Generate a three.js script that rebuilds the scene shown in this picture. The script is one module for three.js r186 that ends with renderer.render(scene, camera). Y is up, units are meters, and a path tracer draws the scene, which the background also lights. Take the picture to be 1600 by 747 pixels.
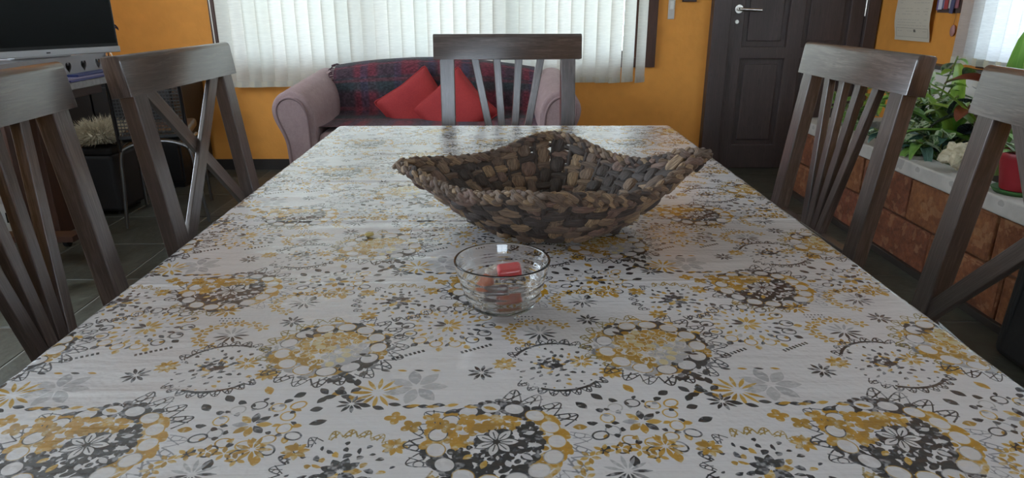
import * as THREE from 'three';
import { RoundedBoxGeometry } from 'three/addons/geometries/RoundedBoxGeometry.js';
import { mergeGeometries, toCreasedNormals } from 'three/addons/utils/BufferGeometryUtils.js';
import { RectAreaLightUniformsLib } from 'three/addons/lights/RectAreaLightUniformsLib.js';

// ------------------------------------------------------------------ camera, sky, light, exposure
const scene = new THREE.Scene();
const D2R = Math.PI / 180;
const camera = new THREE.PerspectiveCamera(2 * Math.atan(373.5 / 1067) / D2R, 1600 / 747, 0.05, 100);
camera.rotation.order = 'YXZ';
camera.position.set(0, 1.085, 0);
camera.rotation.set(-19.144 * D2R, -0.8065 * D2R, 0);

const renderer = new THREE.WebGLRenderer({ antialias: true });
renderer.toneMapping = THREE.LinearToneMapping;
renderer.toneMappingExposure = 0.94;
renderer.shadowMap.enabled = true;
RectAreaLightUniformsLib.init();

scene.background = new THREE.Color().setRGB(4.9, 6.0, 7.2);        // bright overcast sky outside the windows

// daylight entering by the two unshaded windows outside the frame, far behind the camera and in the left wall (built below at these places)
function daylight(x, y, z, w, h, turn, strength) {
  const l = new THREE.RectAreaLight(new THREE.Color().setRGB(0.86, 0.96, 1.06), strength, w, h);
  l.position.set(x, y, z); l.rotation.y = turn; scene.add(l);
  return l;
}
daylight(0, 1.6, 4.35, 2.3, 1.1, 0, 3.6);
daylight(-2.85, 1.6, -1.95, 1.8, 1.1, -Math.PI / 2, 10);

// ------------------------------------------------------------------ helpers
function rng(seed) { let s = seed >>> 0; return () => { s = (s + 0x6D2B79F5) | 0; let t = Math.imul(s ^ (s >>> 15), 1 | s); t = (t + Math.imul(t ^ (t >>> 7), 61 | t)) ^ t; return ((t ^ (t >>> 14)) >>> 0) / 4294967296; }; }
const rand = rng(7);
const used = {};
function numbered(n) { if (!(n in used)) { used[n] = 0; return n; } used[n]++; return n + '_' + String(used[n]).padStart(3, '0'); }
function tag(o, label, category, group, kind) { if (label) o.userData.label = label; if (category) o.userData.category = category; if (group) o.userData.group = group; if (kind) o.userData.kind = kind; return o; }
function thing(name, label, category, pos = [0, 0, 0], turn = 0, group, kind) {
  const o = new THREE.Group(); o.name = numbered(name); o.position.set(...pos); o.rotation.y = turn; scene.add(o);
  return tag(o, label, category, group, kind);
}
function part(name, geo, mat, parent, label) {
  const m = new THREE.Mesh(geo, mat); m.name = name; m.castShadow = m.receiveShadow = true; parent.add(m);
  if (label) m.userData.label = label;
  return m;
}
function solo(name, geo, mat, label, category, group, kind) {
  const m = new THREE.Mesh(geo, mat); m.name = numbered(name); m.castShadow = m.receiveShadow = true; scene.add(m);
  return tag(m, label, category, group, kind);
}
// uv in metres from the face direction; grain runs along axis `long` (u)
function boxUV(g, long = 'x', off = 0) {
  if (g.index) g = g.toNonIndexed();
  const p = g.attributes.position, n = g.attributes.normal, uv = new Float32Array(p.count * 2), k = { x: 0, y: 1, z: 2 }[long];
  for (let i = 0; i < p.count; i += 3) {
    const a = [0, 0, 0];
    for (let j = 0; j < 3; j++) { a[0] += Math.abs(n.getX(i + j)); a[1] += Math.abs(n.getY(i + j)); a[2] += Math.abs(n.getZ(i + j)); }
    let d = 0; if (a[1] > a[d]) d = 1; if (a[2] > a[d]) d = 2;
    let U = k, V;
    if (d === k) { U = (k + 1) % 3; V = (k + 2) % 3; } else V = 3 - k - d;
    for (let j = 0; j < 3; j++) {
      const q = [p.getX(i + j), p.getY(i + j), p.getZ(i + j)];
      uv[(i + j) * 2] = q[U] + off; uv[(i + j) * 2 + 1] = q[V] + off * 1.7;
    }
  }
  g.setAttribute('uv', new THREE.BufferAttribute(uv, 2));
  return g;
}
function box(w, h, d, x = 0, y = 0, z = 0, long = 'x', r = 0) {
  const g = r ? new RoundedBoxGeometry(w, h, d, 2, r) : new THREE.BoxGeometry(w, h, d);
  g.translate(x, y, z);
  return boxUV(g, long, (x * 3.1 + y * 1.3 + z * 2.3) % 1);
}
// a bar between two points with a rectangular section (w across `side`, t the other way)
function bar(a, b, w, t, side, r = 0.002, off = 0) {
  const A = new THREE.Vector3(...a), B = new THREE.Vector3(...b), dir = B.clone().sub(A), len = dir.length(); dir.normalize();
  const s = new THREE.Vector3(...side); s.addScaledVector(dir, -s.dot(dir)).normalize();
  const n = new THREE.Vector3().crossVectors(s, dir);
  const g = boxUV(new RoundedBoxGeometry(w, len, t, 2, r), 'y', off);
  const m = new THREE.Matrix4().makeBasis(s, dir, n); m.setPosition(A.add(B).multiplyScalar(0.5));
  g.applyMatrix4(m);
  return g;
}
function tube(pts, r, seg = 24, rad = 8, closed = false) {
  return new THREE.TubeGeometry(new THREE.CatmullRomCurve3(pts.map((p) => new THREE.Vector3(...p)), closed, 'centripetal'), seg, r, rad, closed);
}
function cyl(r0, r1, h, x = 0, y = 0, z = 0, seg = 20) { const g = new THREE.CylinderGeometry(r1, r0, h, seg); g.translate(x, y + h / 2, z); return g; }
function grid(nu, nv, fn) { // fn(u, v) -> [x, y, z, uvx, uvy]
  const p = [], uv = [], ix = [];
  for (let j = 0; j <= nv; j++) for (let i = 0; i <= nu; i++) { const q = fn(i / nu, j / nv); p.push(q[0], q[1], q[2]); uv.push(q[3] ?? i / nu, q[4] ?? j / nv); }
  for (let j = 0; j < nv; j++) for (let i = 0; i < nu; i++) { const a = j * (nu + 1) + i, b = a + 1, c = a + nu + 1, d = c + 1; ix.push(a, b, d, a, d, c); }
  const g = new THREE.BufferGeometry();
  g.setAttribute('position', new THREE.Float32BufferAttribute(p, 3)); g.setAttribute('uv', new THREE.Float32BufferAttribute(uv, 2)); g.setIndex(ix); g.computeVertexNormals();
  return g;
}
function merge(list) { return mergeGeometries(list.map((g) => { const q = g.index ? g.toNonIndexed() : g; for (const k of Object.keys(q.attributes)) if (!['position', 'normal', 'uv'].includes(k)) q.deleteAttribute(k); return q; })); }

// ------------------------------------------------------------------ noise and textures
function hash2(x, y, s) { let h = Math.imul(x, 374761393) + Math.imul(y, 668265263) + Math.imul(s, 1274126177); h = Math.imul(h ^ (h >>> 13), 1274126177); return ((h ^ (h >>> 16)) >>> 0) / 4294967296; }
function vnoise(x, y, px, py, s) { // tileable value noise, period px, py
  const x0 = Math.floor(x), y0 = Math.floor(y), fx = x - x0, fy = y - y0, u = fx * fx * (3 - 2 * fx), v = fy * fy * (3 - 2 * fy), M = (a, n) => ((a % n) + n) % n;
  const a = hash2(M(x0, px), M(y0, py), s), b = hash2(M(x0 + 1, px), M(y0, py), s), c = hash2(M(x0, px), M(y0 + 1, py), s), d = hash2(M(x0 + 1, px), M(y0 + 1, py), s);
  return a + (b - a) * u + (c - a) * v + (a - b - c + d) * u * v;
}
function fbm(u, v, nx, ny, s, oct = 4) { let a = 0, w = 0.5, t = 0; for (let o = 0; o < oct; o++) { a += w * vnoise(u * nx, v * ny, nx, ny, s + o); t += w; w *= 0.5; nx *= 2; ny *= 2; } return a / t; }
function texture(w, h, fn, srgb = true, repeat = [1, 1]) {
  const d = new Uint8Array(w * h * 4);
  for (let y = 0; y < h; y++) for (let x = 0; x < w; x++) { const c = fn(x / w, y / h), i = (y * w + x) * 4; for (let k = 0; k < 3; k++) d[i + k] = Math.max(0, Math.min(255, Array.isArray(c) ? c[k] : c)); d[i + 3] = 255; }
  const t = new THREE.DataTexture(d, w, h); t.wrapS = t.wrapT = THREE.RepeatWrapping; t.magFilter = THREE.LinearFilter; t.minFilter = THREE.LinearMipmapLinearFilter; t.generateMipmaps = true;
  if (srgb) t.colorSpace = THREE.SRGBColorSpace;
  t.repeat.set(...repeat); t.needsUpdate = true;
  return t;
}
const mix = (a, b, t) => a.map((v, i) => v + (b[i] - v) * t);
const clamp = (x, a = 0, b = 1) => Math.max(a, Math.min(b, x));
const smooth = (a, b, x) => { const t = clamp((x - a) / (b - a)); return t * t * (3 - 2 * t); };
function std(color, roughness = 0.6, extra = {}) { return new THREE.MeshPhysicalMaterial({ color, roughness, ...extra }); }

function woodTex(dark, mid, light, s, scale) {
  return texture(512, 512, (u, v) => {
    const warp = (fbm(u, v, 2, 4, s, 2) - 0.5) * 0.05;
    const g = fbm(u, v + warp, 3, 64, s + 5, 3), f = fbm(u, v, 10, 220, s + 9, 2), w = fbm(u, v + warp, 2, 9, s + 13, 3);
    let t = 0.25 * g + 0.4 * f + 0.35 * w;
    const pore = f > 0.66 ? (f - 0.66) * 3 : 0;
    return mix(mix(dark, mid, clamp(t * 1.7 - 0.2)), light, clamp((t - 0.52) * 2.6)).map((c) => c * (1 - 0.5 * pore));
  }, true, [scale, scale]);
}
const woodBump = texture(512, 512, (u, v) => 255 * (0.5 * fbm(u, v, 10, 220, 14, 2) + 0.5 * fbm(u, v, 3, 90, 10, 2)), false, [4, 4]);
const M = {};
M.chair = std(0xffffff, 0.36, { map: woodTex([48, 39, 36], [88, 76, 71], [126, 114, 108], 3, 4), bumpMap: woodBump, bumpScale: 0.0004, clearcoat: 0.8, clearcoatRoughness: 0.2 });
M.door = std(0xffffff, 0.45, { map: woodTex([64, 54, 53], [80, 69, 67], [94, 82, 79], 31, 1.6), bumpMap: woodBump, bumpScale: 0.0004 });
M.frameWood = std(0xffffff, 0.5, { map: woodTex([58, 34, 24], [78, 48, 34], [92, 60, 44], 41, 2) });
M.deskWood = std(0xffffff, 0.5, { map: woodTex([50, 28, 18], [68, 40, 26], [84, 52, 34], 51, 2) });
M.table = std(0xffffff, 0.5, { map: woodTex([60, 40, 30], [86, 62, 48], [104, 80, 64], 61, 2) });

const plasterBump = texture(256, 256, (u, v) => 255 * fbm(u, v, 24, 24, 77, 4), false, [2, 2]);
function plaster(c, s, var_ = 0.06) {
  return std(0xffffff, 0.75, { map: texture(256, 256, (u, v) => c.map((k) => k * (1 - var_ + 2 * var_ * (0.6 * fbm(u, v, 3, 3, s, 4) + 0.4 * fbm(u, v, 40, 40, s + 7, 2)))), true, [0.5, 0.5]), bumpMap: plasterBump, bumpScale: 0.0012 });
}
M.orange = plaster([232, 158, 70], 101);
M.white = plaster([226, 224, 218], 111, 0.03);
M.ceil = plaster([232, 230, 224], 121, 0.02);
M.backwall = plaster([214, 160, 84], 131);

// ------------------------------------------------------------------ the room shell
const XL = -2.9, XR = 2.42, ZF = -4.62, ZB = 4.4, HC = 2.5, TH = 0.22;
// a wall of boxes round one opening; along axis a0..a1, opening o0..o1 x y0..y1
function wallWithOpening(name, fixed, axis, a0, a1, o0, o1, y0, y1, mat, outward) {
  const B = (s0, s1, b0, b1) => axis === 'x' ? box(s1 - s0, b1 - b0, TH, (s0 + s1) / 2, (b0 + b1) / 2, fixed + outward * TH / 2) : box(TH, b1 - b0, s1 - s0, fixed + outward * TH / 2, (b0 + b1) / 2, (s0 + s1) / 2);
  return tag(solo(name, merge([B(a0, o0, 0, HC), B(o1, a1, 0, HC), B(o0, o1, 0, y0), B(o0, o1, y1, HC)]), mat), undefined, undefined, undefined, 'structure');
}
wallWithOpening('wall_far', ZF, 'x', XL - TH, XR + TH, -1.78, 0.92, 0.73, 2.05, M.orange, -1);
wallWithOpening('wall_right', XR, 'z', ZF, ZB, -3.48, -0.5, 0.82, 2.05, M.orange, 1);
wallWithOpening('wall_left', XL, 'z', ZF, ZB, -2.9, -1.0, 1.02, 2.2, M.backwall, -1);
wallWithOpening('wall_back', ZB, 'x', XL - TH, XR + TH, -1.2, 1.2, 1.0, 2.2, M.backwall, 1);
solo('ceiling', box(XR - XL + 2 * TH, 0.15, ZB - ZF + 2 * TH, (XL + XR) / 2, HC + 0.075, (ZB + ZF) / 2), M.ceil, undefined, undefined, undefined, 'structure');
solo('ground', box(60, 0.1, 60, 0, -0.35, 0), std(0x8f9283, 0.95), undefined, undefined, undefined, 'structure');

// floor: dark stone tiles with recessed grout
{
  const fl = new THREE.Group(); fl.name = 'floor'; fl.userData.kind = 'structure'; scene.add(fl);
  const grout = std(0x7d7b74, 0.9);
  part('grout_bed', box(XR - XL, 0.1, ZB - ZF, (XL + XR) / 2, -0.0535, (ZB + ZF) / 2), grout, fl);
  const mats = [0, 1, 2, 3].map((k) => std(0xffffff, 0.42, { map: texture(256, 256, (u, v) => { const t = 0.6 * fbm(u, v, 4, 4, 200 + k * 9, 5) + 0.4 * fbm(u, v, 20, 20, 205 + k, 3); return mix([50 + k * 3, 52 + k * 2, 46 + k * 2], [88, 90, 80], t * t * 1.5); }, true, [2, 2]), bumpMap: plasterBump, bumpScale: 0.0015 }));
  const P = 0.44, G = 0.008, geo = [0, 1].map((k) => box(P - G, 0.02, P - G, 0, -0.01, 0, 'x', 0.002));
  const r = rng(5);
  const nx = Math.ceil((XR - XL) / P), nz = Math.ceil((ZB - ZF) / P);
  for (let j = 0; j < nz; j++) for (let i = 0; i < nx; i++) {
    const x0 = XL + i * P, z1 = ZB - j * P, w = Math.min(P, XR - x0), d = Math.min(P, z1 - ZF);
    if (w < 0.03 || d < 0.03) continue;
    const m = part('tile', geo[0], mats[Math.floor(r() * 4)], fl);
    m.scale.set(w / P, 1, d / P); m.position.set(x0 + w / 2, (r() - 0.5) * 0.001 - 0.0005, z1 - d / 2);
  }
}
// baseboards
const darkTrim = std(0x2c2724, 0.5);
solo('baseboard_far', merge([box(1.345 - XL, 0.07, 0.015, (1.345 + XL) / 2, 0.035, ZF + 0.0075)]), darkTrim, undefined, undefined, undefined, 'structure');
solo('baseboard_left', box(0.015, 0.07, ZB - ZF - 0.03, XL + 0.0075, 0.035, (ZB + ZF) / 2), darkTrim, undefined, undefined, undefined, 'structure');

// windows: brown casing, sashes and panes
M.pane = std(0xffffff, 0.0, { transmission: 1, thickness: 0, ior: 1.5 });
function windowUnit(name, axis, fixed, outward, o0, o1, y0, y1, mullions, mat, casing = 0.09) {
  const g = new THREE.Group(); g.name = name; g.userData.kind = 'structure'; scene.add(g);
  const B = (s0, s1, b0, b1, d0, d1) => { const dm = (d0 + d1) / 2 * outward + fixed, dd = Math.abs(d1 - d0); return axis === 'x' ? box(s1 - s0, b1 - b0, dd, (s0 + s1) / 2, (b0 + b1) / 2, dm, b1 - b0 > s1 - s0 ? 'y' : 'x') : box(dd, b1 - b0, s1 - s0, dm, (b0 + b1) / 2, (s0 + s1) / 2, b1 - b0 > s1 - s0 ? 'y' : 'z'); };
  const c = casing, t = 0.03;
  for (const [s0, s1, b0, b1] of [[o0 - c + 0.02, o0 + 0.015, y0 - 0.05, y1 + c], [o1 - 0.015, o1 + c - 0.02, y0 - 0.05, y1 + c], [o0 + 0.015, o1 - 0.015, y0 - 0.05, y0 + 0.01], [o0 + 0.015, o1 - 0.015, y1 - 0.01, y1 + c]]) part('casing', B(s0, s1, b0, b1, -t, 0.0), mat, g);
  const xs = [o0, ...mullions, o1];
  for (let i = 0; i < xs.length - 1; i++) {
    const a = xs[i], b = xs[i + 1], w = 0.05;
    const sash = part('sash', merge([B(a, a + w, y0, y1, 0.05, 0.1), B(b - w, b, y0, y1, 0.05, 0.1), B(a + w, b - w, y0, y0 + w, 0.05, 0.1), B(a + w, b - w, y1 - w, y1, 0.05, 0.1)]), mat, g);
    part('pane', B(a + w, b - w, y0 + w, y1 - w, 0.073, 0.077), M.pane, sash);
  }
  return g;
}
windowUnit('window_1', 'x', ZF, -1, -1.78, 0.92, 0.73, 2.05, [-0.88, 0.02], M.frameWood, 0.1);
windowUnit('window_2', 'z', XR, 1, -3.48, -0.5, 0.82, 2.05, [-2.5, -1.5], M.frameWood, 0.05);
windowUnit('window_4', 'x', ZB, 1, -1.2, 1.2, 1.0, 2.2, [0], M.frameWood);
windowUnit('window_3', 'z', XL, -1, -2.9, -1.0, 1.02, 2.2, [-1.95], M.frameWood);

// vertical blinds: each slat a part
const fabricBump = texture(128, 128, (u, v) => 255 * (0.5 * fbm(u, v, 60, 60, 301, 2) + 0.5 * vnoise(u * 2, v * 90, 2, 90, 302)), false, [8, 8]);
M.slats = [0, 1, 2].map((k) => std(new THREE.Color().setRGB(0.74 + 0.03 * k, 0.73 + 0.02 * k, 0.64 + 0.02 * k), 1, { transmission: 0.42, thickness: 0, specularIntensity: 0.1, map: texture(128, 128, (u, v) => 255 * (0.9 + 0.1 * fbm(u, v, 4, 60, 310 + k, 3)), true, [8, 8]) }));
M.slatsWhite = [0, 1, 2].map((k) => std(new THREE.Color().setRGB(0.86, 0.86 + 0.01 * k, 0.85), 1, { transmission: 0.55, thickness: 0, specularIntensity: 0.1, map: M.slats[k].map }));
M.hem = std(0xcfc9b6, 0.9);
M.whitePlastic = std(0xe6e4dc, 0.4);
function blind(name, label, pos, turn, length, pitch, yBottom0, yBottom1, yTop, n, tilt, openEnd, slatMats = M.slats) {
  const b = thing(name, label, 'blind', pos, turn);
  part('headrail', box(length + 0.04, 0.04, 0.04, 0, yTop + 0.05, 0, 'x', 0.004), M.whitePlastic, b);
  const r = rng(n * 13 + 3), W = 0.094;
  for (let i = 0; i < n; i++) {
    const f = n > 1 ? i / (n - 1) : 0, yb = yBottom0 + (yBottom1 - yBottom0) * f + (r() - 0.5) * 0.006, h = yTop - yb;
    const bow = 0.006;
    const g = grid(6, 10, (u, v) => [(u - 0.5) * W, yb + v * h, bow * (1 - 4 * (u - 0.5) ** 2), (u - 0.5) * W, yb + v * h]);
    const s = part('slat', g, slatMats[Math.floor(r() * 3)], b);
    s.position.set(-length / 2 + pitch * (i + 0.5), 0, 0);
    s.rotation.y = tilt + (r() - 0.5) * 0.1 + (openEnd && i > n - 6 ? openEnd * (i - n + 6) / 6 * (r() + 0.3) : 0);
    part('weight', box(W - 0.004, 0.034, 0.0012, 0, yb + 0.019, 0.004), M.hem, s);
  }
  return b;
}
blind('vertical_blind', 'cream vertical slat blind drawn across the window behind the sofa', [-0.425, 0, -4.525], 0, 2.72, 0.0824, 0.56, 0.592, 2.1, 33, 0.2, 0.45);
blind('vertical_blind', 'white vertical slat blind over the window beside the plants', [2.345, 0, -1.98], -Math.PI / 2, 3.3, 0.0868, 0.785, 0.785, 2.1, 38, 0.17, 0, M.slatsWhite);
{
  const c = thing('blind_cord', 'thin white blind cord hanging down the brown window casing', 'cord', [-1.845, 0, -4.565]);
  part('cord', tube([[0, 2.05, 0], [0.005, 1.4, 0.004], [0.012, 0.75, 0.004]], 0.0035, 16, 6), M.whitePlastic, c);
  part('tassel', cyl(0.009, 0.004, 0.035, 0.012, 0.716, 0.004, 10), M.whitePlastic, c);
}

// ------------------------------------------------------------------ door at the far right
M.steel = std(0xd6d3cc, 0.28, { metalness: 1 });
{
  const g = new THREE.Group(); g.name = 'door_1'; g.userData.kind = 'structure'; scene.add(g);
  const z = ZF;
  part('door_frame', box(0.115, 2.12, 0.07, 1.4025, 1.06, z + 0.035, 'y', 0.004), M.door, g);
  part('door_frame', box(0.08, 2.12, 0.07, 2.37, 1.06, z + 0.035, 'y', 0.004), M.door, g);
  part('door_frame', box(0.87, 0.1, 0.07, 1.895, 2.07, z + 0.035, 'x', 0.004), M.door, g);
  const x0 = 1.464, x1 = 2.326, y0 = 0.006, y1 = 2.015;
  const s = new THREE.Shape(); s.moveTo(x0, y0); s.lineTo(x1, y0); s.lineTo(x1, y1); s.lineTo(x0, y1); s.lineTo(x0, y0);
  const holes = [[1.555, 1.845, 0.165, 0.735], [1.555, 1.845, 0.81, 1.9], [1.945, 2.235, 0.165, 0.735], [1.945, 2.235, 0.81, 1.9]];
  for (const [a, b, c, d] of holes) { const h = new THREE.Path(); h.moveTo(a, c); h.lineTo(a, d); h.lineTo(b, d); h.lineTo(b, c); h.lineTo(a, c); s.holes.push(h); }
  const body = new THREE.ExtrudeGeometry(s, { depth: 0.03, bevelEnabled: true, bevelThickness: 0.005, bevelSize: 0.005, bevelOffset: -0.004, bevelSegments: 2 });
  body.translate(0, 0, z + 0.008);
  const leaf = part('door_leaf', boxUV(body, 'y'), M.door, g);
  for (const [a, b, c, d] of holes) {
    part('panel', box(b - a + 0.01, d - c + 0.01, 0.012, (a + b) / 2, (c + d) / 2, z + 0.014, 'y'), M.door, g);
    part('raised_panel', box(b - a - 0.07, d - c - 0.07, 0.014, (a + b) / 2, (c + d) / 2, z + 0.024, 'y', 0.005), M.door, g);
  }
  const ros = new THREE.CylinderGeometry(0.026, 0.027, 0.01, 24); ros.rotateX(Math.PI / 2); ros.translate(1.512, 1.043, z + 0.047);
  const h = part('handle', merge([ros]), M.steel, leaf, 'brushed steel lever handle');
  part('keyhole_cover', (() => { const k = new THREE.CylinderGeometry(0.012, 0.012, 0.008, 16); k.rotateX(Math.PI / 2); k.translate(1.507, 0.965, z + 0.046); return k; })(), M.steel, leaf);
  part('lever', tube([[1.512, 1.043, z + 0.05], [1.512, 1.043, z + 0.085], [1.53, 1.041, z + 0.092], [1.58, 1.039, z + 0.09], [1.645, 1.036, z + 0.088]], 0.0095, 30, 10), M.steel, leaf);
  part('hinge', cyl(0.006, 0.006, 0.14, 2.326, 1.0, z + 0.05, 10), M.steel, g);
}
// ------------------------------------------------------------------ small things on the walls
{
  const p = thing('light_switch', 'slim white light switch plate on the orange wall beside the door', 'switch', [1.09, 1.045, ZF]);
  part('plate', box(0.042, 0.13, 0.009, 0, 0, 0.0045, 'y', 0.003), std(0xcfcac2, 0.45), p);
  part('rocker', box(0.024, 0.05, 0.006, 0, 0.02, 0.011, 'y', 0.002), M.whitePlastic, p);
  const q = thing('wall_plaque', 'dark little plaque above the light switch, by the door frame', 'plaque', [1.2, 1.15, ZF]);
  part('board', box(0.085, 0.12, 0.014, 0, 0, 0.007, 'x', 0.003), M.door, q);
  part('rim', merge([box(0.09, 0.008, 0.018, 0, 0.06, 0.009), box(0.09, 0.008, 0.018, 0, -0.06, 0.009), box(0.008, 0.112, 0.018, 0.041, 0, 0.009), box(0.008, 0.112, 0.018, -0.041, 0, 0.009)]), M.deskWood, q);
}
{
  const cv = document.createElement('canvas'); cv.width = 256; cv.height = 512; const c = cv.getContext('2d');
  c.fillStyle = '#cfc6b4'; c.fillRect(0, 0, 256, 512);
  const r = rng(91);
  c.strokeStyle = 'rgba(95,88,80,0.35)'; c.lineWidth = 2;
  for (let y = 40; y < 470; y += 16) { if (r() < 0.25) continue; let x = 22; while (x < 230) { const w = 8 + r() * 26; if (r() > 0.3) { c.beginPath(); c.moveTo(x, y); c.lineTo(Math.min(232, x + w), y); c.stroke(); } x += w + 6; } }
  c.strokeStyle = 'rgba(120,112,100,0.5)'; c.strokeRect(12, 440, 230, 50); c.fillStyle = '#6d675f'; c.fillRect(100, 446, 14, 16);
  const tx = new THREE.CanvasTexture(cv); tx.colorSpace = THREE.SRGBColorSpace;
  const g = grid(6, 20, (u, v) => [0, 0.87 + v * 0.5, (0.5 - u) * 0.33, u, v]);
  const P = g.attributes.position;
  for (let i = 0; i < P.count; i++) { const y = P.getY(i), z = P.getZ(i); P.setX(i, -0.022 + 0.008 * Math.sin(z * 9) + 0.02 * smooth(0.12, 0, y - 0.87) - 0.006 * Math.exp(-(((y - 1.03) / 0.01) ** 2))); }
  g.computeVertexNormals();
  const n = thing('wall_notice', 'long creased beige paper sheet with faint print, pinned on the orange wall', 'paper', [XR - 0.02, 0, -4.13], 0);
  part('sheet', g, std(0xffffff, 0.85, { map: tx, side: THREE.DoubleSide }), n);
  part('pin', cyl(0.006, 0.006, 0.02, -0.02, 1.345, 0, 10), M.steel, n);
  const rk = thing('letter_rack', 'wall rack of colourful leaflets tucked behind the beige paper sheet', 'rack', [XR, 1.05, -3.83]);
  part('back_plate', box(0.012, 0.2, 0.2, -0.006, 0.08, -0.02), std(0x5a4a44, 0.6), rk);
  const cols = [0x6a5a86, 0xd8d4dc, 0x8f8fb4, 0xb04a48, 0xdcd8d2, 0x575a7a, 0xa06a74];
  for (let i = 0; i < 7; i++) { const m = part('leaflet', box(0.004, 0.2 + (i % 3) * 0.015, 0.03, 0, 0.1, 0), std(cols[i], 0.6), rk); m.position.set(-0.02 - i % 2 * 0.008, -0.008 + (i * 7 % 5) * 0.006, -0.1 + i * 0.026); m.rotation.x = (i % 3 - 1) * 0.05; }
  const ch = thing('wall_charm', 'small pale pink charm hanging on a thread beside the leaflets', 'charm', [XR - 0.012, 0.94, -3.78]);
  part('bead', (() => { const s = new THREE.SphereGeometry(0.02, 14, 10); s.scale(0.4, 1.5, 1); return s; })(), std(0xb98a86, 0.5), ch);
  part('thread', tube([[0, 0.028, 0], [0.004, 0.15, 0], [0.008, 0.3, 0]], 0.0012, 8, 5), std(0x8a5a40, 0.8), ch);
}

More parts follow.
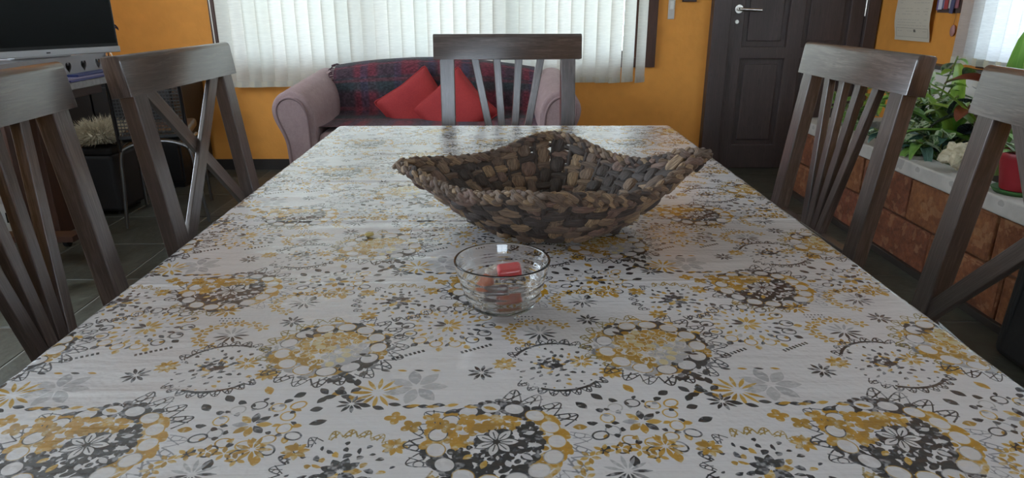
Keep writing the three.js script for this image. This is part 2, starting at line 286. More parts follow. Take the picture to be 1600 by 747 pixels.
// ------------------------------------------------------------------ tablecloth print
function clothPrint() {
  const TW = 0.328, TH_ = 0.31, W = 1024, H = 968, K = W / TW;
  const cv = document.createElement('canvas'); cv.width = W; cv.height = H; const c = cv.getContext('2d');
  c.fillStyle = '#dcdcdf'; c.fillRect(0, 0, W, H);
  const INK = ['#14171d', '#1d2129', '#262a32'], MUS = ['#b98a26', '#a87d24', '#c49a3c'], GRY = ['#9b9da2', '#b0b0b0', '#c1bfae'];
  let r;
  const pick = (a, seed, bias = 0) => { const n = vnoise(a * 1.3 + 10, seed * 3.7, 64, 64, 400) + bias, s = r(); if (n > 0.6) return INK[Math.floor(s * 3)]; if (n > 0.34) return MUS[Math.floor(s * 3)]; return s < 0.5 ? GRY[Math.floor(s * 6)] : MUS[2]; };
  const leafP = (len, wid) => { c.beginPath(); c.moveTo(0, 0); c.quadraticCurveTo(len * 0.5, -wid, len, 0); c.quadraticCurveTo(len * 0.5, wid, 0, 0); };
  const petals = (n, r0, len, wid, seed, bias, rot = 0, fill = true, keep = 1) => { for (let i = 0; i < n; i++) { const a = i / n * 6.2832 + rot; if (r() > keep) continue; c.save(); c.rotate(a); c.translate(r0, 0); leafP(len, wid); const col = pick(a, seed, bias); if (fill) { c.fillStyle = col; c.fill(); } else { c.strokeStyle = col; c.stroke(); } c.restore(); } };
  const ovals = (n, R, a1, a2, seed, bias, mode, rot = 0, keep = 1) => { for (let i = 0; i < n; i++) { const a = i / n * 6.2832 + rot; if (r() > keep) continue; c.save(); c.rotate(a); c.translate(R, 0); c.beginPath(); c.ellipse(0, 0, a1, a2, 0, 0, 6.2832); const col = pick(a, seed, bias); if (mode === 'white') { c.fillStyle = '#dcdcdf'; c.fill(); c.lineWidth = K * 0.0009; c.strokeStyle = col; c.stroke(); } else if (mode === 'fill') { c.fillStyle = col; c.fill(); } else { c.strokeStyle = col; c.stroke(); } c.restore(); } };
  const ring = (R, w, seed, bias, step = 0.09) => { c.lineWidth = w; for (let a = 0; a < 6.2832; a += step) { c.beginPath(); c.arc(0, 0, R, a, a + step * 1.15); c.strokeStyle = pick(a, seed, bias); c.stroke(); } };
  const lace = (R, dr, a0, a1, n, col) => { // scalloped line work with curls, like a doily border
    c.strokeStyle = col; const st = (a1 - a0) / n;
    for (let i = 0; i < n; i++) {
      const a = a0 + st * i, m = a + st / 2; c.lineWidth = K * (0.0008 + 0.0008 * r());
      c.beginPath(); c.moveTo(R * Math.cos(a), R * Math.sin(a)); c.quadraticCurveTo((R + dr * 1.5) * Math.cos(m), (R + dr * 1.5) * Math.sin(m), R * Math.cos(a + st), R * Math.sin(a + st)); c.stroke();
      c.beginPath(); c.moveTo(R * Math.cos(m), R * Math.sin(m)); c.lineTo((R + dr * 0.7) * Math.cos(m), (R + dr * 0.7) * Math.sin(m)); c.stroke();
      c.beginPath(); c.arc((R + dr * 0.3) * Math.cos(a + st * 0.3), (R + dr * 0.3) * Math.sin(a + st * 0.3), dr * 0.2, a, a + 4.4); c.stroke();
      c.beginPath(); c.moveTo((R - dr * 0.1) * Math.cos(a + st * 0.1), (R - dr * 0.1) * Math.sin(a + st * 0.1)); c.lineTo((R + dr * 0.55) * Math.cos(a + st * 0.8), (R + dr * 0.55) * Math.sin(a + st * 0.8)); c.stroke();
    }
  };
  const m = K / 1000; // px per millimetre
  // irregular patches of ink in a ring r0..r1 (mm), coloured by angle and radius
  const blobs = (n, r0, r1, col, size, keep = 1) => { for (let i = 0; i < n; i++) { const a = i / n * 6.2832 * 7.3 % 6.2832, R = Math.sqrt(r0 * r0 + (r1 * r1 - r0 * r0) * r()); if (r() > keep) continue; c.fillStyle = col(a, R); c.beginPath(); c.ellipse(R * m * Math.cos(a), R * m * Math.sin(a), size * (0.6 + 0.7 * r()) * m, size * (0.4 + 0.5 * r()) * m, a + 1.57 + (r() - 0.5), 0, 6.2832); c.fill(); } };
  // chips of ink scattered round a ring of radius R (mm); dark = share of black
  const bits = (n, R, l, w, dark) => { for (let i = 0; i < n; i++) { const a = (i + 0.45 * (r() - 0.5)) / n * 6.2832; c.save(); c.rotate(a); c.translate((R + (r() - 0.5) * 5) * m, 0); c.rotate((r() - 0.5) * 1.6); const L = l * (0.7 + 0.6 * r()) * m, W2 = w * (0.35 + 0.35 * r()) * m; c.beginPath(); c.moveTo(-L / 2, 0); c.lineTo(-L * 0.1, -W2); c.quadraticCurveTo(L * 0.4, -W2, L / 2, W2 * 0.2); c.quadraticCurveTo(L * 0.1, W2, -L / 2, 0); c.fillStyle = r() < dark ? INK[Math.floor(r() * 3)] : r() < 0.75 ? MUS[Math.floor(r() * 3)] : GRY[0]; c.fill(); c.restore(); } };
  const motifs = {
    A() { // the big medallion: dark heart, mustard ring of white ovals, lace at the rim
      lace(61 * m, 24 * m, -1.5, -0.35, 4, INK[0]); lace(62 * m, 22 * m, -0.2, 0.9, 4, '#85878d'); lace(60 * m, 20 * m, 2.6, 3.9, 4, INK[1]); lace(60 * m, 17 * m, 1.4, 2.5, 4, '#8a7a50');
      blobs(260, 39, 60, (a, R) => vnoise(a * 1.4 + 9, 2.2, 64, 64, 411) > 0.6 ? INK[1] : MUS[R > 50 ? 0 : 1], 5);
      ovals(15, 49 * m, 7.6 * m, 8.8 * m, 3, 0, 'white');
      blobs(230, 0, 38, (a, R) => (Math.sin(a + 0.6) < -0.25 && R > 17) ? MUS[R > 28 ? 0 : 1] : INK[R > 24 ? 0 : 1], 4.5);
      for (let i = 0; i < 11; i++) { c.save(); c.rotate(i / 11 * 6.2832 + 0.1 + 0.1 * r()); c.translate(25 * m, 0); leafP((9 + 4 * r()) * m, 5.6 * m); c.fillStyle = r() > 0.2 ? '#d6d6d9' : MUS[2]; c.fill(); c.restore(); }
      for (let i = 0; i < 11; i++) { c.save(); c.rotate(i / 11 * 6.2832 + 0.38); c.translate(18 * m, 0); leafP(6 * m, 3 * m); c.fillStyle = '#cfcfd3'; c.fill(); c.restore(); }
      for (let i = 0; i < 7; i++) { c.save(); c.rotate(i / 7 * 6.2832); c.translate(2 * m, 0); leafP((15 + 3 * r()) * m, 8.5 * m); c.fillStyle = '#dcdcde'; c.fill(); c.lineWidth = 0.9 * m; c.strokeStyle = INK[0]; c.stroke(); c.beginPath(); c.moveTo(2 * m, 0); c.lineTo(11 * m, 0); c.stroke(); c.restore(); }
      c.fillStyle = INK[0]; c.beginPath(); c.arc(0, 0, 3 * m, 0, 6.2832); c.fill();
    },
    branch() { // mustard blossoms on a twig beside A
      for (let i = 0; i < 6; i++) { const x = -88 + i * 15 + r() * 4, y = -34 + (i % 2) * 11 + r() * 3; c.fillStyle = MUS[i % 2]; for (let k = 0; k < 4; k++) { const a = k * 1.57 + i; c.beginPath(); c.ellipse((x + 5 * Math.cos(a)) * m, (y + 5 * Math.sin(a)) * m, 4.4 * m, 3.6 * m, a, 0, 6.2832); c.fill(); } }
      for (let i = 0; i < 5; i++) { c.save(); c.translate((-80 + i * 17) * m, -52 * m + r() * 5); c.rotate(r() - 0.5); leafP(13 * m, 5 * m); c.fillStyle = MUS[i % 3]; c.fill(); c.restore(); }
    },
    B() {
      lace(63 * m, 22 * m, -1.3, 1.0, 8, '#3d4048'); lace(61 * m, 21 * m, 1.1, 2.5, 5, INK[0]); lace(61 * m, 17 * m, 2.7, 4.7, 7, '#85763f');
      blobs(80, 58, 64, (a) => Math.sin(a) < -0.2 ? MUS[2] : '#77797f', 3, 0.6);
      blobs(300, 39, 58, (a) => { const n = vnoise(a * 1.5, 5.2, 64, 64, 421); return n > 0.4 ? INK[Math.floor(r() * 3)] : n > 0.24 ? MUS[1] : '#a9a9aa'; }, 4.6);
      ovals(13, 48 * m, 8.4 * m, 9.8 * m, 9, 0.2, 'white');
      blobs(150, 0, 38, (a, R) => Math.cos(a - 0.7) > 0.55 ? '#b2b3b8' : MUS[Math.floor(r() * 3)], 5.5, 0.85);
      for (let i = 0; i < 34; i++) { const a = i * 2.4, R = 6 * Math.sqrt(i) * 1.0; c.beginPath(); c.ellipse(R * m * Math.cos(a), R * m * Math.sin(a), 5 * m, 4 * m, a, 0, 6.2832); c.lineWidth = 1 * m; c.strokeStyle = '#d8d2ba'; c.stroke(); if (i % 4 === 0) { c.fillStyle = '#d4c79a'; c.fill(); } }
      petals(9, 33 * m, 15 * m, 6 * m, 11, 0.3, -0.3, true, 0.5);
    },
    C() {
      lace(45 * m, 13 * m, -2.8, -0.7, 8, INK[0]); lace(45 * m, 12 * m, 0.5, 2.5, 9, INK[1]); lace(45 * m, 11 * m, -0.6, 0.4, 4, '#8d7a3c');
      c.lineWidth = 3 * m; c.strokeStyle = INK[0]; c.beginPath(); c.arc(0, 0, 45 * m, -2.7, -1.2); c.stroke(); c.beginPath(); c.arc(0, 0, 45 * m, 0.7, 2.0); c.stroke();
      for (const a of [3.2, 0.25, -0.4]) { c.save(); c.rotate(a); c.translate(52 * m, 0); for (let k = 0; k < 9; k++) { c.save(); c.rotate(k * 0.7); c.translate(1.5 * m, 0); leafP(11 * m, 5 * m); c.fillStyle = MUS[k % 3]; c.fill(); c.restore(); } c.restore(); }
      bits(13, 36, 5.5, 4.4, 0.8); bits(11, 27, 5, 5, 0.7); bits(15, 20, 6, 5, 0.55); bits(26, 42, 2.6, 2.2, 0.8);
      for (let i = 0; i < 40; i++) { const a = r() * 6.28, R = r() * 15 * m; c.save(); c.translate(R * Math.cos(a) * 1.2, R * Math.sin(a)); c.rotate(r() * 6); leafP(9 * m, 3.4 * m); c.fillStyle = i % 6 ? INK[i % 3] : MUS[0]; c.fill(); c.restore(); }
      c.save(); c.translate(24 * m, -8 * m); for (let k = 0; k < 9; k++) { c.save(); c.rotate(k * 0.7); c.translate(2 * m, 0); leafP(11 * m, 3.6 * m); c.fillStyle = MUS[(k + 1) % 3]; c.fill(); c.restore(); } c.restore();
    },
    D() {
      petals(8, 3 * m, 14 * m, 7 * m, 21, 0.06); bits(10, 22, 7, 5, 0.6); c.lineWidth = 1.3 * m; ovals(10, 29 * m, 6 * m, 6.6 * m, 22, 0.05, 'line', 0.2); bits(13, 32, 7, 6, 0.62); bits(12, 40, 8, 6.5, 0.55); c.lineWidth = 1.6 * m; ovals(11, 42 * m, 7 * m, 5.4 * m, 25, 0.3, 'line', 0.4, 0.7);
      for (let i = 0; i < 11; i++) { c.save(); c.rotate(i / 11 * 6.2832 + 0.2 * r()); c.translate((45 + 4 * r()) * m, 0); c.rotate(1.2 * (r() - 0.5)); leafP((11 + 5 * r()) * m, 8 * m); c.fillStyle = r() < 0.55 ? INK[i % 3] : MUS[i % 2]; c.fill(); c.restore(); }
    },
    E() {
      petals(10, 3 * m, 14 * m, 5 * m, 31, -0.2); bits(16, 23, 5, 4, 0.3); petals(18, 28 * m, 10 * m, 5 * m, 33, -0.02); bits(20, 37, 4.4, 4, 0.5); c.lineWidth = 1.5 * m; ovals(14, 44 * m, 7 * m, 6.4 * m, 34, 0.14, 'line'); bits(16, 46, 7, 6, 0.72); petals(12, 50 * m, 10 * m, 7 * m, 36, 0.06, 0.1, true, 0.8);
    },
    F() {
      petals(9, 2 * m, 15 * m, 8 * m, 41, 0.35); bits(13, 20, 8, 6, 0.75); bits(15, 29, 7, 5.4, 0.7); bits(12, 37, 5, 4, 0.6); lace(44 * m, 14 * m, 2.5, 4.2, 6, INK[1]); lace(44 * m, 13 * m, 0.4, 1.6, 5, INK[1]); lace(44 * m, 13 * m, 4.3, 5.6, 5, '#9c8240');
      for (const a of [3.7, 5.6, 2.2]) { c.save(); c.rotate(a); c.translate(48 * m, 0); for (let k = 0; k < 8; k++) { c.save(); c.rotate(k * 0.8); c.translate(1.5 * m, 0); leafP(10 * m, 5 * m); c.fillStyle = MUS[k % 3]; c.fill(); c.restore(); } c.restore(); }
    },
    G() { // dark leafed cluster with a grey blossom
      for (let i = 0; i < 6; i++) { const x = -52 + (i % 3) * 10 + r() * 6, y = -18 + Math.floor(i / 3) * 30 + r() * 6; for (let k = 0; k < 3; k++) { c.save(); c.translate(x * m, y * m); c.rotate(k * 1.9 + i * 0.7); c.translate(2 * m, 0); leafP(13 * m, 7 * m); c.fillStyle = k === 2 && i % 2 ? MUS[1] : INK[k]; c.fill(); c.restore(); } }
      c.save(); c.translate(28 * m, 4 * m); for (let k = 0; k < 7; k++) { c.save(); c.rotate(k * 0.9); c.translate(4 * m, 0); leafP(25 * m, 12 * m); c.fillStyle = k % 2 ? '#abadb2' : '#b9bbbf'; c.fill(); c.restore(); } c.restore();
      c.save(); c.translate(-6 * m, 14 * m); petals(12, 5 * m, 20 * m, 4 * m, 47, -0.22); c.restore();
      for (let i = 0; i < 6; i++) { c.save(); c.translate((-20 + i * 13) * m, (32 + r() * 5) * m); c.rotate(r() * 0.8); leafP(12 * m, 6 * m); c.fillStyle = INK[i % 3]; c.fill(); c.restore(); }
      for (let i = 0; i < 4; i++) { c.save(); c.translate((-10 + i * 16) * m, -26 * m); c.rotate(0.2); leafP(10 * m, 3.4 * m); c.fillStyle = i % 2 ? MUS[0] : INK[1]; c.fill(); c.restore(); }
    },
    star() { for (let k = 0; k < 9; k++) { c.save(); c.rotate(k * 0.698); c.translate(2 * m, 0); leafP(12 * m, 3.6 * m); c.fillStyle = INK[k % 3]; c.fill(); c.restore(); } },
    ystar() { for (let k = 0; k < 9; k++) { c.save(); c.rotate(k * 0.698); c.translate(2 * m, 0); leafP(14 * m, 4 * m); c.fillStyle = MUS[k % 2]; c.fill(); c.restore(); } },
    dots() { c.fillStyle = INK[0]; for (let i = 0; i < 6; i++) for (let j = 0; j < 3; j++) if (r() > 0.2) c.fillRect((i * 4 - 12) * m, (j * 6) * m, 1.6 * m, 2.4 * m); },
    dash() { c.rotate(-0.5); c.fillStyle = INK[0]; for (let i = 0; i < 8; i++) c.fillRect((i * 4.6) * m, 0, 2.6 * m, 4.6 * m); },
    H() { // loose wreath of mustard blossoms round a small grey star
      for (let i = 0; i < 9; i++) { const a = 2 + i * 0.45; c.save(); c.translate(34 * m * Math.cos(a), 28 * m * Math.sin(a)); for (let k = 0; k < 5; k++) { c.save(); c.rotate(k * 1.257 + i); c.translate(1 * m, 0); leafP(8 * m, 4 * m); c.fillStyle = MUS[(i + k) % 3]; c.fill(); c.restore(); } c.restore(); }
      for (let k = 0; k < 11; k++) { c.save(); c.rotate(k * 0.571); c.translate(3 * m, 0); leafP(16 * m, 3.4 * m); c.fillStyle = k < 6 ? INK[1] : '#a9abb0'; c.fill(); c.restore(); }
    },
  };
  // (right, away) in metres inside the repeat
  const spots = [['H', 0.045, 0.19], ['G', 0.226, 0.088], ['E', 0.274, 0.21], ['F', 0.21, 0.274], ['C', 0.059, 0.121], ['D', 0.123, 0.026], ['B', 0.158, 0.16], ['A', 0, 0], ['branch', 0, 0], ['star', 0.313, 0.108], ['star', 0.2, 0.056], ['ystar', 0.018, 0.25], ['dots', 0.03, 0.232], ['dash', 0.222, 0.138], ['dash', 0.29, 0.15], ['ystar', 0.135, 0.302], ['star', 0.1, 0.222], ['H', 0.1, 0.272]];
  spots.forEach(([k, u, w], i) => {
    for (const du of [-1, 0, 1]) for (const dw of [-1, 0, 1]) { r = rng(1000 + i * 17); c.save(); c.translate((u + du * TW) * K, H - (w + dw * TH_) * K); c.globalAlpha = k === 'H' || k === 'E' ? 0.86 : 0.95; motifs[k](); c.restore(); }
  });
  // worn print: patches where the ink is thin
  const im = c.getImageData(0, 0, W, H), d = im.data, base = [220, 220, 223];
  for (let y = 0; y < H; y++) for (let x = 0; x < W; x++) {
    const u = x / W, v = y / H, n = fbm(u, v, 90, 90, 441, 2), q = fbm(u, v, 8, 8, 445, 3);
    const keep = clamp(1 - smooth(0.54, 0.8, n * 0.65 + q * 0.45) * 0.6), i = (y * W + x) * 4, g = (fbm(u, v, 6, 300, 449, 2) - 0.5) * 10;
    for (let k = 0; k < 3; k++) d[i + k] = clamp(base[k] + (d[i + k] - base[k]) * keep + g, 0, 255);
  }
  c.putImageData(im, 0, 0);
  const t = new THREE.CanvasTexture(cv); t.colorSpace = THREE.SRGBColorSpace; t.wrapS = t.wrapT = THREE.RepeatWrapping;
  return t;
}
const clothMap = clothPrint();
const clothBump = texture(512, 512, (u, v) => 255 * (0.7 * fbm(u, v, 6, 40, 501, 4) + 0.3 * fbm(u, v, 90, 90, 507, 2)), false, [1, 1]);
M.cloth = std(0xffffff, 0.26, { map: clothMap, bumpMap: clothBump, bumpScale: 0.0016, side: THREE.DoubleSide, specularIntensity: 1, clearcoat: 0.55, clearcoatRoughness: 0.2 });

// ------------------------------------------------------------------ dining table and its cloth
const TX0 = -0.474, TX1 = 0.487, TZ0 = -1.968, TZ1 = -0.14, TY = 0.75;
{
  const cx = (TX0 + TX1) / 2, cz = (TZ0 + TZ1) / 2, w = TX1 - TX0 - 0.012, d = TZ1 - TZ0 - 0.012;
  const t = thing('dining_table', 'dark wooden dining table under the patterned cloth', 'table', [cx, 0, cz]);
  part('tabletop', box(w, 0.035, d, 0, TY - 0.0235, 0, 'z', 0.008), M.table, t);
  for (const sx of [-1, 1]) for (const sz of [-1, 1]) part('leg', box(0.075, 0.705, 0.075, sx * (w / 2 - 0.07), 0.3525, sz * (d / 2 - 0.07), 'y', 0.006), M.table, t);
  for (const sx of [-1, 1]) part('apron', box(0.022, 0.08, d - 0.22, sx * (w / 2 - 0.07), 0.665, 0, 'z'), M.table, t);
  for (const sz of [-1, 1]) part('apron', box(w - 0.22, 0.08, 0.022, 0, 0.665, sz * (d / 2 - 0.07), 'x'), M.table, t);
}
{
  // cloth: flat top with fold lines and fine ripples, rounded over the edge, hanging skirt
  const w = TX1 - TX0, d = TZ1 - TZ0, cx = (TX0 + TX1) / 2, cz = (TZ0 + TZ1) / 2, R = 0.014, SK = 0.17;
  const nx = 130, nz = 760;
  const ripple = (x, z) => {
    const u = (x + 2) / 4, v = (z + 4) / 4;
    let y = 0.0016 * (fbm(u, v, 14, 110, 601, 3) - 0.5) * smooth(-0.55, -1.05, z) + 0.0012 * (fbm(u, v, 20, 60, 611, 3) - 0.5);
    y += 0.0007 * (fbm(u, v, 60, 300, 621, 2) - 0.5);
    for (const [zf, a] of [[-0.545, 0.0007], [-0.797, 0.0012], [-1.058, 0.0013], [-1.32, 0.0009], [-1.58, 0.0008], [-1.8, 0.0006]]) {
      const zz = zf + 0.006 * (fbm(u, 0.3, 12, 4, 631 + Math.round(-zf * 100), 2) - 0.5), k = smooth(0.3, 0.62, fbm(u, 0.7, 9, 4, 641 + Math.round(-zf * 100), 2));
      y += a * k * Math.exp(-(((z - zz) / 0.0032) ** 2));
    }
    return y;
  };
  // arc-length parameter across: skirt, roll, top, roll, skirt
  const fold = (s, half) => { // s: distance from the centre along the cloth -> [offset, drop]
    const a = Math.abs(s), sg = Math.sign(s), flat = half - R;
    if (a <= flat) return [s, 0];
    const arc = R * Math.PI / 2;
    if (a <= flat + arc) { const t = (a - flat) / R; return [sg * (flat + R * Math.sin(t)), R * (1 - Math.cos(t))]; }
    return [sg * half, R + (a - flat - arc)];
  };
  const hx = w / 2, hz = d / 2, Sx = hx - R + R * Math.PI / 2, Sz = hz - R + R * Math.PI / 2;
  const knots = (S, h, n) => { const k = []; const flat = h - R; for (let i = 0; i <= 6; i++) k.push(-S - SK + SK * i / 6); for (let i = 1; i <= 6; i++) k.push(-S + (S - flat) * i / 6); for (let i = 1; i <= n; i++) k.push(-flat + 2 * flat * i / n); for (let i = 1; i <= 6; i++) k.push(flat + (S - flat) * i / 6); for (let i = 1; i <= 6; i++) k.push(S + SK * i / 6); return k; };
  const kx = knots(Sx, hx, nx), kz = knots(Sz, hz, nz);
  const g = grid(kx.length - 1, kz.length - 1, (u, v) => {
    const sx = kx[Math.round(u * (kx.length - 1))], sz = kz[Math.round((1 - v) * (kz.length - 1))];
    let [ox, dx] = fold(sx, hx), [oz, dz] = fold(sz, hz);
    // at the corners the two falls meet: one fold of cloth stands out
    let drop = Math.max(dx, dz) + 0.35 * Math.min(dx, dz);
    const both = Math.min(dx, dz); let px = ox, pz = oz;
    if (both > 0) { px -= Math.sign(ox) * Math.min(0.012, 0); pz -= 0; }
    // round the corners a little in plan
    const rc = 0.022, ex = Math.abs(px) - (hx - rc), ez = Math.abs(pz) - (hz - rc);
    if (ex > 0 && ez > 0) { const l = Math.hypot(ex, ez), k = Math.max(ex, ez) / (l || 1); px = Math.sign(px) * (hx - rc + ex * k); pz = Math.sign(pz) * (hz - rc + ez * k); }
    const hang = smooth(0.02, 0.17, drop);
    const wave = hang * 0.007 * Math.sin((dx > dz ? pz : px) * 19 + (dx > dz ? 0 : 2));
    if (dx > dz) px += Math.sign(px) * (wave + hang * 0.004); else if (dz > dx) pz += Math.sign(pz) * (wave + hang * 0.004);
    const X = cx + px, Z = cz + pz, top = drop < 0.002 ? 1 : 0;
    return [X, TY - drop + top * ripple(X, Z), Z, (cx + sx + 0.006) / 0.328, (-(cz + sz) - 0.467) / 0.31];
  });
  const cl = solo('tablecloth', g, M.cloth, 'white wipe-clean tablecloth printed with mustard and black medallions', 'tablecloth');
}

// ------------------------------------------------------------------ dining chairs
const LEAN = 0.1274, SEAT = 0.46;
const back = (y) => -(y - SEAT) * LEAN;
function makeChair(name, label, style, x, z, turnDeg) {
  const c = thing(name, label, 'chair', [x, 0, z], turnDeg * D2R, 'wooden dining chairs around the table');
  const W = 0.482, H = 0.99, hr = 0.08, rt = 0.041, px = W / 2 - 0.02 - 0.0235, pd = 0.033, pf = -0.006;
  // back posts run down into the rear legs
  for (const s of [-1, 1]) {
    const off = s * 0.37 + x;
    const a = bar([s * px, 0, -0.055 - pd / 2], [s * px, 0.47, back(0.46) + pf - pd / 2], 0.047, pd, [1, 0, 0], 0.003, off);
    const b = bar([s * px, 0.455, back(0.455) + pf - pd / 2], [s * px, H - hr + 0.01, back(H - hr + 0.01) + pf - pd / 2], 0.047, pd, [1, 0, 0], 0.003, off);
    part('back_post', merge([a, b]), M.chair, c);
    part('leg', bar([s * (W / 2 - 0.035), 0, 0.4], [s * (W / 2 - 0.035), 0.425, 0.395], 0.04, 0.04, [1, 0, 0], 0.003, off + 0.2), M.chair, c);
    part('stretcher', bar([s * (W / 2 - 0.04), 0.19, -0.05], [s * (W / 2 - 0.04), 0.19, 0.38], 0.018, 0.03, [1, 0, 0], 0.002, off), M.chair, c);
    part('apron', bar([s * (W / 2 - 0.04), 0.395, -0.012], [s * (W / 2 - 0.04), 0.395, 0.38], 0.02, 0.055, [1, 0, 0], 0.002, off), M.chair, c);
  }
  part('apron', bar([-W / 2 + 0.05, 0.395, 0.395], [W / 2 - 0.05, 0.395, 0.395], 0.02, 0.055, [0, 0, 1], 0.002, x), M.chair, c);
  part('seat', (() => { const s = new THREE.Shape(); const a = W / 2 - 0.045, b = W / 2; s.moveTo(-a, 0.005); s.lineTo(a, 0.005); s.lineTo(b, -0.36); s.quadraticCurveTo(b, -0.43, b - 0.05, -0.43); s.lineTo(-b + 0.05, -0.43); s.quadraticCurveTo(-b, -0.43, -b, -0.36); s.lineTo(-a, 0.005); const g = new THREE.ExtrudeGeometry(s, { depth: 0.024, bevelEnabled: true, bevelThickness: 0.006, bevelSize: 0.006, bevelSegments: 3, curveSegments: 6 }); g.rotateX(-Math.PI / 2); g.translate(0, 0.426, 0); return boxUV(g, 'z', x); })(), M.chair, c);
  // thick top rail, rounded along its upper front edge
  {
    const s = new THREE.Shape(), r1 = 0.013, r2 = 0.007; // profile: X = depth (front is +), Y = height
    s.moveTo(0, 0); s.lineTo(0, hr - r1); s.quadraticCurveTo(0, hr, -r1, hr); s.lineTo(-rt + r2, hr); s.quadraticCurveTo(-rt, hr, -rt, hr - r2); s.lineTo(-rt, 0); s.lineTo(0, 0);
    const g = new THREE.ExtrudeGeometry(s, { depth: W - 0.006, bevelEnabled: true, bevelThickness: 0.003, bevelSize: 0.003, bevelOffset: -0.003, bevelSegments: 2, curveSegments: 6 });
    g.rotateY(-Math.PI / 2); // shape X -> Z, extrusion -> -X
    g.translate(W / 2 - 0.003, 0, 0);
    const q = toCreasedNormals(boxUV(g, 'x', x * 2.1 + z), 0.7);
    q.applyMatrix4(new THREE.Matrix4().makeRotationX(-Math.atan(LEAN))); q.translate(0, H - hr, back(H - hr));
    part('top_rail', q, M.chair, c);
  }
  const yl = 0.555, mid = (y, k = 0) => back(y) + pf - pd / 2 + k;
  part('lower_rail', bar([-px, yl - 0.02, mid(yl)], [px, yl - 0.02, mid(yl)], 0.022, 0.045, [0, 0, 1], 0.002, z), M.chair, c);
  if (style === 'fan') for (const [ut, ub] of [[-0.111, -0.036], [-0.037, -0.013], [0.037, 0.013], [0.111, 0.036]]) part('slat', bar([ub, yl - 0.005, mid(yl)], [ut, 0.925, mid(0.925)], 0.024, 0.018, [1, 0, 0], 0.002, ut * 5), M.chair, c);
  else for (const s of [-1, 1]) part('cross_slat', bar([-s * 0.188, yl, mid(yl, s * 0.0055)], [s * 0.152, 0.925, mid(0.925, s * 0.0055)], 0.034, 0.0115, [1, 0, 0], 0.002, s * 0.3), M.chair, c);
  return c;
}
makeChair('dining_chair', 'dark wooden chair with crossed back slats, below the screen and near the sofa', 'cross', -0.6492, -1.5913, 86.55);
makeChair('dining_chair', 'dark wooden chair with fanned back slats, on the plant side near the door', 'fan', 0.7329, -1.597, -87.84);
makeChair('dining_chair', 'dark wooden chair at the table end, standing in front of the sofa', 'fan', 0.023, -2.2231, 3.2);
makeChair('dining_chair', 'dark wooden chair with fanned back slats cut by the left picture edge', 'fan', -0.681, -0.9899, 92.67);
makeChair('dining_chair', 'dark wooden chair with crossed back slats cut by the right picture edge', 'cross', 0.7004, -0.9085, -95.54);

